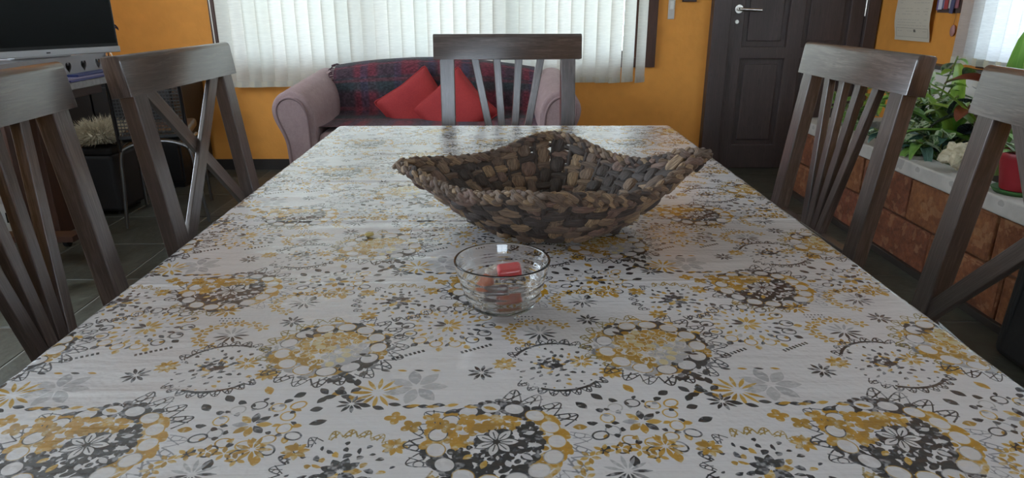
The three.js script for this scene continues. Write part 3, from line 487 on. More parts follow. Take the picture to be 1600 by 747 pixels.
// ------------------------------------------------------------------ sofa, throw, cushions
const velvetTex = texture(256, 256, (u, v) => { const t = 0.6 * fbm(u, v, 6, 6, 701, 4) + 0.4 * fbm(u, v, 70, 70, 707, 2); return mix([150, 126, 128], [186, 164, 164], t); }, true, [2, 2]);
M.velvet = std(0xffffff, 0.9, { map: velvetTex, sheen: 0.6, sheenRoughness: 0.4, sheenColor: new THREE.Color(0.6, 0.52, 0.54) });
M.velvetDark = std(0x8a7476, 0.9, { sheen: 0.4, sheenColor: new THREE.Color(0.5, 0.42, 0.44) });
const SX = -0.39, backTop = (x) => 0.742 - 0.075 * ((x - SX + 0.05) / 0.72) ** 2;
{
  const s = thing('sofa', 'mauve velvet two-seat sofa with rolled arms under the window', 'sofa', [SX, 0, -3.95]);
  const hw = 0.59, zf = 0.42, zb = -0.43;
  part('base', box(2 * hw + 0.02, 0.2, 0.8, 0, 0.2, -0.01, 'x', 0.02), M.velvet, s);
  for (const k of [-1, 1]) part('seat_cushion', box(hw - 0.01, 0.14, 0.6, k * hw / 2, 0.365, 0.08, 'x', 0.045), M.velvet, s);
  // back with a cambered top
  {
    const sh = new THREE.Shape(); sh.moveTo(-0.66, 0.12); for (let i = 0; i <= 20; i++) { const x = -0.66 + 1.32 * i / 20; sh.lineTo(x, backTop(x + SX) - 0.02); } sh.lineTo(0.66, 0.12);
    const g = new THREE.ExtrudeGeometry(sh, { depth: 0.12, bevelEnabled: true, bevelThickness: 0.045, bevelSize: 0.03, bevelOffset: -0.01, bevelSegments: 5 }); g.translate(0, 0, zb + 0.045);
    part('back', toCreasedNormals(boxUV(g, 'x'), 0.9), M.velvet, s);
  }
  for (const k of [-1, 1]) {
    // scroll arm: profile in the front view, swept back and slightly up
    const sh = new THREE.Shape(); // x outward
    sh.moveTo(-0.005, 0.08); sh.lineTo(-0.005, 0.52); sh.bezierCurveTo(0.0, 0.6, 0.04, 0.652, 0.105, 0.652); sh.bezierCurveTo(0.175, 0.652, 0.212, 0.59, 0.205, 0.54); sh.bezierCurveTo(0.2, 0.48, 0.152, 0.44, 0.148, 0.36); sh.lineTo(0.135, 0.08); sh.lineTo(-0.005, 0.08);
    const g = new THREE.ExtrudeGeometry(sh, { depth: 0.79, bevelEnabled: true, bevelThickness: 0.018, bevelSize: 0.016, bevelOffset: -0.012, bevelSegments: 4, curveSegments: 14 });
    g.translate(0, 0, zb + 0.02);
    const P = g.attributes.position; for (let i = 0; i < P.count; i++) { const t = clamp((zf - P.getZ(i)) / 0.85); if (P.getY(i) > 0.3) P.setY(i, P.getY(i) + 0.045 * t * t * ((P.getY(i) - 0.3) / 0.35)); }
    if (k < 0) { for (let i = 0; i < P.count; i++) P.setX(i, -P.getX(i)); for (let i = 0; i < P.count; i += 3) { const a = [P.getX(i), P.getY(i), P.getZ(i)]; P.setXYZ(i, P.getX(i + 1), P.getY(i + 1), P.getZ(i + 1)); P.setXYZ(i + 1, ...a); } }
    g.computeVertexNormals();
    const arm = part('arm', toCreasedNormals(boxUV(g, 'z'), 0.9), M.velvet, s); arm.position.x = k * hw;
    // facing panel and its piping
    const fp = new THREE.Shape(); fp.moveTo(0.02, 0.09); fp.lineTo(0.022, 0.52); fp.bezierCurveTo(0.03, 0.58, 0.06, 0.62, 0.108, 0.622); fp.bezierCurveTo(0.16, 0.62, 0.182, 0.58, 0.178, 0.54); fp.bezierCurveTo(0.172, 0.49, 0.13, 0.44, 0.126, 0.36); fp.lineTo(0.115, 0.09);
    const fg = new THREE.ExtrudeGeometry(fp, { depth: 0.012, bevelEnabled: true, bevelThickness: 0.006, bevelSize: 0.006, bevelSegments: 3, curveSegments: 12 }); fg.scale(k, 1, 1); fg.translate(0, 0, 0.398);
    const f = part('facing', k < 0 ? (() => { const q = fg.index ? fg.toNonIndexed() : fg; const p = q.attributes.position; for (let i = 0; i < p.count; i += 3) { const a = [p.getX(i), p.getY(i), p.getZ(i)]; p.setXYZ(i, p.getX(i + 1), p.getY(i + 1), p.getZ(i + 1)); p.setXYZ(i + 1, ...a); } q.computeVertexNormals(); return boxUV(q, 'y'); })() : boxUV(fg, 'y'), M.velvet, arm);
    part('piping', tube(fp.getPoints(10).map((p) => [p.x * k, p.y, 0.415]), 0.0055, 90, 6), M.velvetDark, arm);
  }
  for (const kx of [-1, 1]) for (const kz of [-0.36, 0.36]) part('foot', cyl(0.022, 0.03, 0.1, kx * 0.6, 0, kz, 14), M.deskWood, s);
}
{
  // dark tartan throw over the back and down on to the seat
  const map = texture(512, 512, (u, v) => {
    const n = fbm(u, v, 90, 90, 721, 2), band = (t, k) => 0.5 + 0.5 * Math.sin(t * 6.2832 * k);
    let c = mix([92, 42, 52], [58, 46, 54], smooth(0.35, 0.8, band(u, 4)));
    c = mix(c, [40, 56, 58], 0.75 * smooth(0.55, 0.9, band(v + 0.13, 3)));
    c = mix(c, [52, 52, 70], 0.6 * smooth(0.8, 0.97, band(u + 0.07, 5)));
    c = mix(c, [108, 50, 58], 0.5 * smooth(0.9, 0.99, band(v, 5)));
    return c.map((k) => k * (0.85 + 0.8 * n));
  }, true, [1, 1]);
  M.throw = std(0xffffff, 0.95, { map, side: THREE.DoubleSide, sheen: 0.25, sheenColor: new THREE.Color(0.5, 0.4, 0.42), bumpMap: texture(256, 256, (u, v) => 255 * fbm(u, v, 50, 50, 731, 3), false, [4, 4]), bumpScale: 0.004 });
  const x0 = -1.0, x1 = 0.2;
  const path = (x) => [[0.46, -3.62], [0.452, -3.75], [0.452, -4.0], [0.47, -4.135], [0.6, -4.145], [backTop(x) - 0.03, -4.15], [backTop(x) + 0.014, -4.185], [backTop(x) + 0.026, -4.27], [backTop(x) + 0.014, -4.34], [backTop(x) - 0.04, -4.41], [0.5, -4.415], [0.42, -4.415]];
  const curve = (x) => new THREE.CatmullRomCurve3(path(x).map(([y, z]) => new THREE.Vector3(0, y, z)), false, 'centripetal');
  const NU = 60, cs = []; for (let i = 0; i <= NU; i++) cs.push(curve(x0 + (x1 - x0) * i / NU).getPoints(60));
  const g = grid(NU, 60, (u, v) => { const i = Math.round(u * NU), p = cs[i][Math.round(v * 60)], x = x0 + (x1 - x0) * u; const b = 0.012 * (fbm(u, v, 5, 7, 741, 3) - 0.3); return [x + 0.014 * (fbm(v, 0.2, 9, 3, 751, 2) - 0.5), p.y + b * (p.z < -4.2 ? 0.8 : 0.3), p.z + b * (p.z > -4.3 ? 0.9 : -0.3) + 0.004, x, v * 1.6]; });
  const th = thing('throw_blanket', 'dark red and blue checked throw draped over the sofa back', 'blanket');
  part('cloth', g, M.throw, th);
  const fr = []; const r = rng(77);
  for (let k = 0; k < 130; k++) { const p = cs[0][Math.floor(r() * 58)]; const a = [x0 + 0.005, p.y + 0.006, p.z + 0.006], l = 0.012 + r() * 0.022; fr.push(tube([a, [a[0] - l * 0.6, a[1] + 0.006 * (r() - 0.3), a[2] + 0.008 * r()], [a[0] - l, a[1] - 0.012 * r(), a[2] + 0.012 * r()]], 0.0022, 4, 4)); }
  const f = part('fringe', merge(fr), M.throw, th); f.userData.kind = 'stuff';
}
{
  const redTex = texture(256, 256, (u, v) => { const n = fbm(u, v, 80, 80, 761, 2), q = fbm(u, v, 4, 4, 767, 3); return mix([150, 42, 48], [188, 64, 62], 0.5 * n + 0.5 * q); }, true, [3, 3]);
  M.red = std(0xffffff, 0.85, { map: redTex, sheen: 0.5, sheenColor: new THREE.Color(0.75, 0.25, 0.2), sheenRoughness: 0.5 });
  function cushion(label, S, pos, rot) {
    const shape = (sg) => grid(22, 22, (u, v) => { const a = u * 2 - 1, b = v * 2 - 1, e = (1 - a ** 4) * (1 - b ** 4), pin = 1 - 0.07 * (1 - Math.abs(a)) * (Math.abs(b) ** 3) , pin2 = 1 - 0.07 * (1 - Math.abs(b)) * (Math.abs(a) ** 3); return [a * S / 2 * pin2 * 1, b * S / 2 * pin, sg * (0.065 * Math.pow(Math.max(e, 0), 0.5) + 0.003 * (fbm(u, v, 6, 6, 771, 2) - 0.5) * e), a * S / 2, b * S / 2]; });
    const f = shape(1), b = shape(-1); b.index.array.reverse(); b.computeVertexNormals();
    const c = thing('cushion', label, 'cushion', pos); c.rotation.set(...rot);
    part('cover', merge([f, b]), M.red, c);
    const pts = []; for (let i = 0; i < 4; i++) for (let k = 0; k < 8; k++) { const t = k / 8 * 2 - 1, q = 1 - 0.07 * (1 - Math.abs(t)); const e = [[t, -1], [1, t], [-t, 1], [-1, -t]][i]; pts.push([e[0] * S / 2 * (i % 2 ? q : 1), e[1] * S / 2 * (i % 2 ? 1 : q), 0]); }
    part('piping', tube(pts, 0.005, 96, 6, true), M.red, c);
    return c;
  }
  cushion('red square cushion leaning back on the throw, tucked behind another', 0.36, [-0.49, 0.49, -4.03], [-0.3, 0.12, 0.64]);
  cushion('red square cushion in front, seen behind the end chair slats', 0.36, [-0.27, 0.495, -3.93], [-0.38, -0.15, 0.72]);
}

// ------------------------------------------------------------------ woven basket
{
  const bk = thing('woven_basket', 'brown woven basket with four pointed corners, standing on the tablecloth', 'basket', [0.073, TY + 0.003, -1.04], -0.1);
  const strandTex = (c0, c1, s) => texture(128, 128, (u, v) => mix(c0, c1, clamp(0.15 + 0.9 * fbm(u, v, 3, 26, s, 3))).map((k) => k * (0.72 + 0.5 * fbm(u, v, 5, 60, s + 4, 2))), true);
  const grain = texture(128, 128, (u, v) => 255 * fbm(u, v, 3, 34, 811, 3), false);
  const strandMats = [[[96, 80, 68], [170, 146, 122]], [[80, 68, 60], [142, 122, 106]], [[112, 92, 72], [188, 162, 130]], [[52, 48, 46], [96, 86, 82]], [[90, 72, 66], [154, 128, 114]]].map(([a, b], i) => std(0xffffff, 0.62, { map: strandTex(a, b, 820 + i * 7), bumpMap: grain, bumpScale: 0.0012 }));
  const ax = 0.236, az = 0.212, top = (t) => 0.073 + [0.037, 0.024, 0.012, 0.02][Math.round(t * 4 + 4) % 4] * peak(t), peak = (t) => Math.pow(0.5 + 0.5 * Math.cos(8 * Math.PI * t), 1.5);
  const rim = (t) => { const a = t * 2 * Math.PI, c = Math.cos(a), s = Math.sin(a), n = 1.13, k = Math.pow(Math.pow(Math.abs(c), n) + Math.pow(Math.abs(s), n), -1 / n); return [ax * k * c, top(((t % 1) + 1) % 1), -az * k * s]; };
  const S = (t, v) => { // v 0 at the foot, 1 at the rim
    const a = t * 2 * Math.PI, [rx, ry, rz] = rim(t), n = 1.7, k = Math.pow(Math.pow(Math.abs(Math.cos(a)), n) + Math.pow(Math.abs(Math.sin(a)), n), -1 / n), bx = 0.118 * k * Math.cos(a), bz = -0.104 * k * Math.sin(a);
    const q = Math.pow(v, 1.05), e = Math.pow(v, 1.12);
    return new THREE.Vector3(bx + (rx - bx) * q, 0.006 + (ry - 0.006) * e, bz + (rz - bz) * q);
  };
  // a plump twisted strand: unit half-lengths, ridged along its length (x)
  const strand = (seed) => { const g = new THREE.SphereGeometry(1, 14, 10); g.rotateZ(Math.PI / 2); const P = g.attributes.position, uv = g.attributes.uv; for (let i = 0; i < P.count; i++) { let x = P.getX(i), y = P.getY(i), z = P.getZ(i); const a = Math.atan2(z, y), r = 1 + 0.12 * Math.sin(a * 5 + x * 1.5 + seed) + 0.1 * Math.sin(a * 3 + seed * 2), sq = Math.pow(1 - Math.min(1, Math.abs(x)) ** 3.2, 0.45) / Math.max(0.05, Math.sqrt(Math.max(1e-4, 1 - x * x))); const w = x * 0.25 * Math.sin(seed); P.setXYZ(i, x, (y * r * Math.min(sq, 1.6) + w * 0.3), z * r * Math.min(sq, 1.6)); uv.setXY(i, x * 0.5, a / 3.1416); } g.computeVertexNormals(); return g; };
  const geos = [0.3, 1.4, 2.6, 3.9].map(strand);
  const r = rng(55), V = (a, b, t) => b.clone().sub(a).normalize();
  const place = (name, pos, along, normal, L, Wd, T, mat) => {
    const m = part(name, geos[Math.floor(r() * 4)], mat, bk), x = along.clone().normalize(), z = normal.clone().addScaledVector(x, -normal.dot(x)).normalize(), y = new THREE.Vector3().crossVectors(z, x);
    m.matrixAutoUpdate = true; m.quaternion.setFromRotationMatrix(new THREE.Matrix4().makeBasis(x, y, z)); m.position.copy(pos); m.scale.set(L, Wd, T);
    return m;
  };
  const rows = 6, cols = 38;
  for (let i = 0; i < rows; i++) for (let j = 0; j < cols; j++) {
    const v = (i + 0.5) / rows * 0.98, t = (j + 0.5 * (i % 2) * 0.2 + (r() - 0.5) * 0.25) / cols, p = S(t, v);
    const du = S(t + 0.004, v).sub(S(t - 0.004, v)), dv = S(t, Math.min(1, v + 0.03)).sub(S(t, v - 0.03)), n = new THREE.Vector3().crossVectors(du, dv);
    const cw = du.length() / 0.008 / cols, chh = dv.length() / 0.06 / rows, over = (i + j) % 2;
    const twist = (r() - 0.5) * 0.5, al = (over ? du : dv).clone().normalize().addScaledVector((over ? dv : du).clone().normalize(), twist);
    const nn = n.clone().normalize(); p.addScaledVector(nn, (over ? 0.0015 : -0.001) + (r() - 0.5) * 0.003);
    const half = over ? cw : chh, wid = over ? chh : cw;
    const m = place('strand', p, al, n, Math.min(half * (0.66 + 0.16 * r()), 0.02), clamp(wid * (0.44 + 0.14 * r()), 0.006, 0.0125), 0.0052 + 0.0025 * r(), strandMats[r() < 0.18 ? 3 : Math.floor(r() * 5)]);
  }
  // floor of the basket
  for (const [n, f] of [[20, 0.86], [14, 0.58], [8, 0.3], [1, 0]]) for (let j = 0; j < n; j++) {
    const a = (j + 0.5 * r()) / n * 6.2832, p = new THREE.Vector3(0.108 * f * Math.cos(a), 0.0075, 0.095 * f * Math.sin(a)), tan = new THREE.Vector3(-Math.sin(a), 0, Math.cos(a)), rad = new THREE.Vector3(Math.cos(a), 0, Math.sin(a));
    place('strand', p, j % 2 ? tan : rad, new THREE.Vector3(0, 1, 0), 0.019, 0.0125, 0.0055, strandMats[Math.floor(r() * 5)]);
  }
  // twisted rope rim: three strands winding round one another
  const N = 2000, acc = [0]; let prev = new THREE.Vector3(...rim(0)); for (let i = 1; i <= N; i++) { const q = new THREE.Vector3(...rim(i / N)); acc.push(acc[i - 1] + q.distanceTo(prev)); prev = q; }
  let at = 0; const NP = 98;
  for (let k = 0; k < NP; k++) {
    while (at < N && acc[at] < k / NP * acc[N]) at++;
    const t = at / N, p = new THREE.Vector3(...rim(t)), d = new THREE.Vector3(...rim(t + 0.003)).sub(new THREE.Vector3(...rim(t - 0.003))).normalize();
    const up = new THREE.Vector3(0, 1, 0).addScaledVector(d, -d.y).normalize(), out = new THREE.Vector3().crossVectors(d, up);
    for (let w = 0; w < 3; w++) {
      const a = w * 2.094 + k * 1.0 + (r() - 0.5) * 0.3, rad = up.clone().multiplyScalar(Math.cos(a)).addScaledVector(out, Math.sin(a)), cir = up.clone().multiplyScalar(-Math.sin(a)).addScaledVector(out, Math.cos(a));
      place('rim_strand', p.clone().addScaledVector(rad, 0.0048).add(new THREE.Vector3(0, 0.002, 0)), d.clone().multiplyScalar(0.8).addScaledVector(cir, 0.6), rad, 0.0115 + 0.003 * r(), 0.0052 + 0.001 * r(), 0.0042, strandMats[r() < 0.12 ? 3 : [0, 1, 4, 1, 2][Math.floor(r() * 5)]]);
    }
  }
  // upright stakes that carry the weave
  const core = [];
  for (let j = 0; j < 38; j++) { const t = (j + 0.5) / 38; core.push(tube([0, 0.25, 0.5, 0.75, 0.98].map((v) => S(t, v).toArray()), 0.0045, 10, 5)); }
  for (let j = 0; j < 7; j++) { const v = j / 7 + 0.02, pts = []; for (let k = 0; k < 48; k++) pts.push(S(k / 48, v).toArray()); core.push(tube(pts, 0.0042, 96, 5, true)); }
  part('frame', merge(core), strandMats[3], bk);
}

// ------------------------------------------------------------------ glass bowl with sweets
M.glass = std(0xffffff, 0.02, { transmission: 1, thickness: 0.003, ior: 1.47, attenuationColor: new THREE.Color(0.86, 0.93, 0.9), attenuationDistance: 0.04 });
const BX = -0.001, BZ = -0.712;
{
  const b = thing('glass_bowl', 'small clear ribbed glass bowl holding wrapped sweets', 'bowl', [BX, TY + 0.002, BZ]);
  const prof = []; const outer = (h) => 0.0315 + 0.0225 * Math.pow(clamp((h - 0.006) / 0.056), 0.55);
  prof.push([0, 0.006]); prof.push([0.026, 0.006]); prof.push([0.03, 0.0065]);
  for (let i = 1; i <= 44; i++) { const h = 0.006 + 0.056 * i / 44; prof.push([outer(h) + 0.00045 * Math.sin((h - 0.006) / 0.056 * Math.PI * 2 * 4.5) * (i < 34 ? 1 : 0.1), h]); }
  prof.push([outer(0.062) - 0.0008, 0.0632]); prof.push([outer(0.062) - 0.0022, 0.0625]);
  for (let i = 40; i >= 1; i--) { const h = 0.0105 + 0.051 * i / 40; prof.push([outer(h) - 0.0026, h]); }
  prof.push([0.024, 0.0102]); prof.push([0, 0.0102]);
  part('bowl_wall', new THREE.LatheGeometry(prof.map((p) => new THREE.Vector2(...p)), 72), M.glass, b);
  for (let k = 0; k < 5; k++) { const f = new THREE.SphereGeometry(0.0046, 12, 8); f.scale(1, 0.78, 1); const a = k / 5 * 6.2832 + 0.95; f.translate(0.0275 * Math.cos(a), 0.0036, 0.0275 * Math.sin(a)); part('foot', f, M.glass, b); }
  M.wrapper = std(0xffffff, 0.12, { transmission: 0.93, thickness: 0, side: THREE.DoubleSide });
  function sweet(label, color, pos, rot, size, group) {
    const s = thing('wrapped_sweet', label, 'candy', pos, 0, 'wrapped sweets in the glass bowl'); s.rotation.set(...rot);
    const body = new RoundedBoxGeometry(size[0], size[1], size[2], 3, Math.min(...size) * 0.32);
    part('sweet', body, std(color, 0.3), s);
    const film = new RoundedBoxGeometry(size[0] * 1.14, size[1] * 1.16, size[2] * 1.16, 4, Math.min(...size) * 0.3), P = film.attributes.position, n = rng(Math.round(size[0] * 1e5));
    for (let i = 0; i < P.count; i++) { const k = 1 + 0.09 * (hash2(Math.round(P.getX(i) * 4e3), Math.round(P.getY(i) * 4e3 + P.getZ(i) * 3e3), 9) - 0.5); P.setXYZ(i, P.getX(i), P.getY(i) * k, P.getZ(i) * k); } film.computeVertexNormals();
    const w = part('wrapper', film, M.wrapper, s);
    for (const e of [-1, 1]) part('twist', grid(14, 4, (u, v) => { const a = u * 6.2832, rr = 0.0015 + 0.0065 * v * (0.75 + 0.35 * Math.sin(a * 4 + e)); return [e * (size[0] * 0.57 + v * 0.0085 + 0.001 * Math.sin(a * 3)), rr * Math.cos(a) * 0.75, rr * Math.sin(a)]; }), M.wrapper, w);
  }
  const y = TY + 0.002;
  sweet('bright red wrapped sweet on top of the pile', 0xd81f2c, [BX + 0.008, y + 0.0475, BZ - 0.002], [0.35, 0.12, 0.06], [0.027, 0.013, 0.017]);
  sweet('orange wrapped sweet at the left side of the bowl', 0xc86226, [BX - 0.019, y + 0.0345, BZ + 0.002], [0.1, 0.9, 0.5], [0.019, 0.013, 0.014]);
  sweet('dark plum wrapped sweet below the red one', 0x46302f, [BX - 0.007, y + 0.0275, BZ + 0.012], [0.15, 0.1, 0.08], [0.028, 0.0125, 0.014]);
  sweet('brown-orange caramel sweet at the bottom of the bowl', 0xa34a26, [BX + 0.007, y + 0.0175, BZ + 0.008], [0, 0.2, 0.05], [0.029, 0.015, 0.017]);
  sweet('pale clear-wrapped sweet at the back of the pile', 0xd9d0c0, [BX - 0.011, y + 0.0425, BZ - 0.012], [0.3, 0.5, 0.2], [0.016, 0.01, 0.011]);
}
{
  const g = new THREE.IcosahedronGeometry(0.0042, 1); const P = g.attributes.position; for (let i = 0; i < P.count; i++) { const k = 0.8 + 0.5 * hash2(Math.round(P.getX(i) * 1e5), Math.round(P.getY(i) * 1e5 + P.getZ(i) * 7e4), 3); P.setXYZ(i, P.getX(i) * 1.5 * k, P.getY(i) * 0.7 * k, P.getZ(i) * k); } g.computeVertexNormals();
  const m = solo('crumb', g, std(0xc9b675, 0.8), 'tiny yellow crumb lying alone on the tablecloth', 'crumb'); m.position.set(-0.202, TY + 0.003, -0.981);
}

// ------------------------------------------------------------------ planter along the right wall
const PX0 = 1.73, PX1 = 2.32, PZ0 = -3.95, PZ1 = -0.9, PH = 0.385, CAPY = 0.45;
{
  const pl = thing('planter', 'long planter trough of red stone blocks with a white cap', 'planter');
  const stoneMats = [0, 1, 2, 3].map((k) => std(0xffffff, 0.8, { map: texture(256, 256, (u, v) => { const t = 0.55 * fbm(u, v, 4, 5, 901 + k * 11, 5) + 0.45 * fbm(u, v, 22, 26, 905 + k * 11, 3); let c = mix([72 + k * 6, 38 + k * 3, 26], [140, 80 + k * 4, 54], clamp(t * 1.5 - 0.2)); if (fbm(u, v, 9, 9, 930 + k, 4) > 0.62) c = mix(c, [150, 112, 80], 0.5); return c; }, true, [3, 3]), bumpMap: texture(256, 256, (u, v) => 255 * fbm(u, v, 9, 9, 951 + k, 5), false, [3, 3]), bumpScale: 0.012 }));
  part('mortar_core', merge([box(0.07, PH, PZ1 - PZ0 - 0.02, PX0 + 0.05, PH / 2, (PZ0 + PZ1) / 2), box(PX1 - PX0 - 0.1, PH, 0.07, (PX0 + PX1) / 2 + 0.03, PH / 2, PZ0 + 0.055)]), std(0x5b4034, 0.95), pl);
  const r = rng(31), rowH = [0.2, 0.185]; let y = 0;
  const stone = (w, h, d, seed) => { const g = new RoundedBoxGeometry(w, h, d, 3, 0.012), P = g.attributes.position; for (let i = 0; i < P.count; i++) { const k = hash2(Math.round(P.getX(i) * 90), Math.round(P.getY(i) * 90 + P.getZ(i) * 57), seed); P.setX(i, P.getX(i) + (k - 0.5) * 0.004); } g.computeVertexNormals(); return boxUV(g, 'z', seed * 0.37); };
  rowH.forEach((h, j) => {
    let z = PZ0 - (j % 2 ? 0.12 : 0);
    while (z < PZ1 - 0.01) { const w = 0.3 + r() * 0.24, a = Math.max(z, PZ0), b = Math.min(z + w, PZ1); if (b - a > 0.05) { const m = part('stone_block', stone(0.045, h - 0.007, b - a - 0.007, Math.floor(r() * 900)), stoneMats[Math.floor(r() * 4)], pl); m.position.set(PX0 + 0.018 + (r() - 0.5) * 0.006, y + h / 2, (a + b) / 2); } z += w; }
    let x = PX0 + 0.045 - (j % 2 ? 0.1 : 0);
    while (x < PX1 - 0.02) { const w = 0.2 + r() * 0.12, a = Math.max(x, PX0 + 0.045), b = Math.min(x + w, PX1); if (b - a > 0.04) { const g = stone(0.045, h - 0.007, b - a - 0.007, Math.floor(r() * 900)); g.rotateY(Math.PI / 2); const m = part('stone_block', g, stoneMats[Math.floor(r() * 4)], pl); m.position.set((a + b) / 2, y + h / 2, PZ0 + 0.018); } x += w; }
    y += h;
  });
  const capMat = std(0xffffff, 0.7, { map: texture(256, 256, (u, v) => { const n = fbm(u, v, 8, 8, 971, 4); return mix([162, 158, 152], [192, 188, 182], n).map((k) => n > 0.72 ? k * 0.85 : k); }, true, [2, 2]), bumpMap: plasterBump, bumpScale: 0.003 });
  part('cap', merge([box(0.13, CAPY - PH, PZ1 - PZ0 + 0.03, PX0 + 0.05, (CAPY + PH) / 2, (PZ0 + PZ1) / 2, 'z', 0.008), box(PX1 - PX0 - 0.1, CAPY - PH, 0.13, (PX0 + PX1) / 2 + 0.06, (CAPY + PH) / 2, PZ0 + 0.05, 'x', 0.008)]), capMat, pl, 'white painted cap');
  part('soil', box(PX1 - PX0 - 0.09, 0.06, PZ1 - PZ0 - 0.09, (PX0 + PX1) / 2 + 0.045, 0.37, (PZ0 + PZ1) / 2 + 0.045), std(0xffffff, 1, { map: texture(128, 128, (u, v) => mix([38, 30, 24], [78, 64, 50], fbm(u, v, 20, 20, 981, 3)), true, [4, 4]) }), pl);
  part('back_board', box(0.05, 0.74, PZ1 - PZ0 + 0.06, XR - 0.028, 0.37, (PZ0 + PZ1) / 2), M.white, pl, 'white splash board against the wall');
  part('ledge', box(0.075, 0.022, PZ1 - PZ0 + 0.08, XR - 0.0405, 0.752, (PZ0 + PZ1) / 2, 'z', 0.004), std(0x57544f, 0.5), pl, 'dark grey ledge');
  part('plinth', box(0.02, 0.03, PZ1 - PZ0, PX0 - 0.014, 0.015, (PZ0 + PZ1) / 2, 'z', 0.003), darkTrim, pl);
}
// leaves
function leafGeo(L, Wd, bend, foldUp, point = 1, wave = 0) { // grows along +z from the origin, face up; bends down
  return grid(6, 12, (u, v) => {
    const s = (u - 0.5) * 2, w = Wd / 2 * Math.pow(Math.sin(Math.PI * clamp(Math.pow(v, 0.75), 0.0, 1)), point) * (v > 0.999 ? 0 : 1), a = bend * v;
    const z = bend ? L / bend * Math.sin(a) : L * v, y = bend ? L / bend * (Math.cos(a) - 1) : 0;
    const up = foldUp * Math.abs(s) * w + wave * Wd * Math.sin(v * 12 + s) * Math.abs(s);
    return [s * w, y + up * Math.cos(a), z + up * Math.sin(a), u, v];
  });
}
function leafMat(c0, c1, s, vein, opt = {}) {
  return std(0xffffff, opt.rough ?? 0.4, { side: THREE.DoubleSide, transmission: opt.trans ?? 0.18, thickness: 0, map: texture(128, 256, (u, v) => { const d = Math.abs(u - 0.5); let c = mix(c0, c1, clamp(0.2 + 0.9 * fbm(u, v, 5, 8, s, 3))); if (opt.variegated && fbm(u, v, 5, 6, s + 3, 3) + d * 0.6 > 0.68) c = mix(c, [206, 214, 186], 0.85); if (d < 0.02) c = mix(c, vein, 0.7); else if (Math.abs(((v * 9 + d * 5) % 1) - 0.5) < 0.05) c = mix(c, vein, 0.25); return c; }) });
}
const L1 = leafMat([92, 130, 40], [158, 190, 70], 1001, [160, 184, 92], { trans: 0.35 });
const L2 = leafMat([52, 88, 52], [100, 138, 82], 1011, [120, 150, 100], { variegated: true });
const L3 = leafMat([30, 38, 40], [58, 66, 68], 1021, [150, 146, 140], { rough: 0.22, trans: 0.04 });
const L4 = leafMat([76, 126, 48], [132, 174, 78], 1031, [140, 176, 90], { trans: 0.28 });
const L5 = leafMat([44, 76, 66], [90, 122, 112], 1041, [120, 150, 140], { rough: 0.25 });
const LB = leafMat([84, 38, 24], [128, 62, 40], 1051, [150, 90, 60], { rough: 0.45 });
const stemMat = std(0x6d7c3c, 0.6);
function orient(m, pos, yaw, pitch, roll = 0) { m.rotation.order = 'YXZ'; m.rotation.set(pitch, yaw, roll); m.position.set(...pos); return m; }
{
  // tall plant with long upright strap leaves
  const p = thing('strap_leaf_plant', 'tall plant with long bright green strap leaves in front of the white blind', 'plant', [2.06, 0.4, -2.77]);
  const g1 = leafGeo(0.6, 0.085, 0.22, 0.35, 0.55), g2 = leafGeo(0.52, 0.075, 1.5, 0.35, 0.7), g3 = leafGeo(0.56, 0.05, 0.9, 0.4, 0.6);
  for (const [g, yaw, pitch, roll, s] of [[g1, 0.4, -1.42, 0.5, 1.08], [g1, 2.2, -1.46, -0.3, 1.0], [g1, -1.0, -1.4, 0.9, 0.96], [g2, 3.5, -1.15, 0, 1.0], [g2, 2.5, -0.95, 0.2, 1.06], [g3, -0.3, -1.25, 0.1, 1], [g3, 1.0, -1.42, 0, 0.8], [g2, -2.2, -0.9, 0, 0.9], [g3, 4.2, -1.2, 0.1, 0.95], [g2, 0.2, -0.9, 0.2, 0.9]]) { const m = part('leaf', g, [L1, L4][yaw > 2 ? 0 : 1], p); orient(m, [0, 0.04, 0], yaw, pitch, roll); m.scale.setScalar(s); }
  part('stem', cyl(0.022, 0.016, 0.1, 0, -0.005, 0, 12), stemMat, p);
}
{
  // arching dark strap plant beside it, leaning toward the door
  const p = thing('spider_plant', 'plant with arching two-tone strap leaves reaching over the chair back', 'plant', [2.04, 0.4, -3.06]);
  const g = leafGeo(0.62, 0.06, 1.55, 0.4, 0.65);
  for (const [yaw, pitch, s, k] of [[Math.PI - 0.5, -1.5, 1.0, 0], [0.4, -1.45, 0.92, 1], [-0.5, -1.35, 0.85, 1], [3.4, -1.4, 0.8, 0], [-1.8, -1.2, 0.8, 1], [-0.9, -1.3, 0.75, 0]]) { const m = part('leaf', g, k ? L4 : L1, p); orient(m, [0, 0.03, 0], yaw, pitch); m.scale.setScalar(s); }
  part('stem', cyl(0.02, 0.014, 0.08, 0, -0.005, 0, 12), stemMat, p);
}
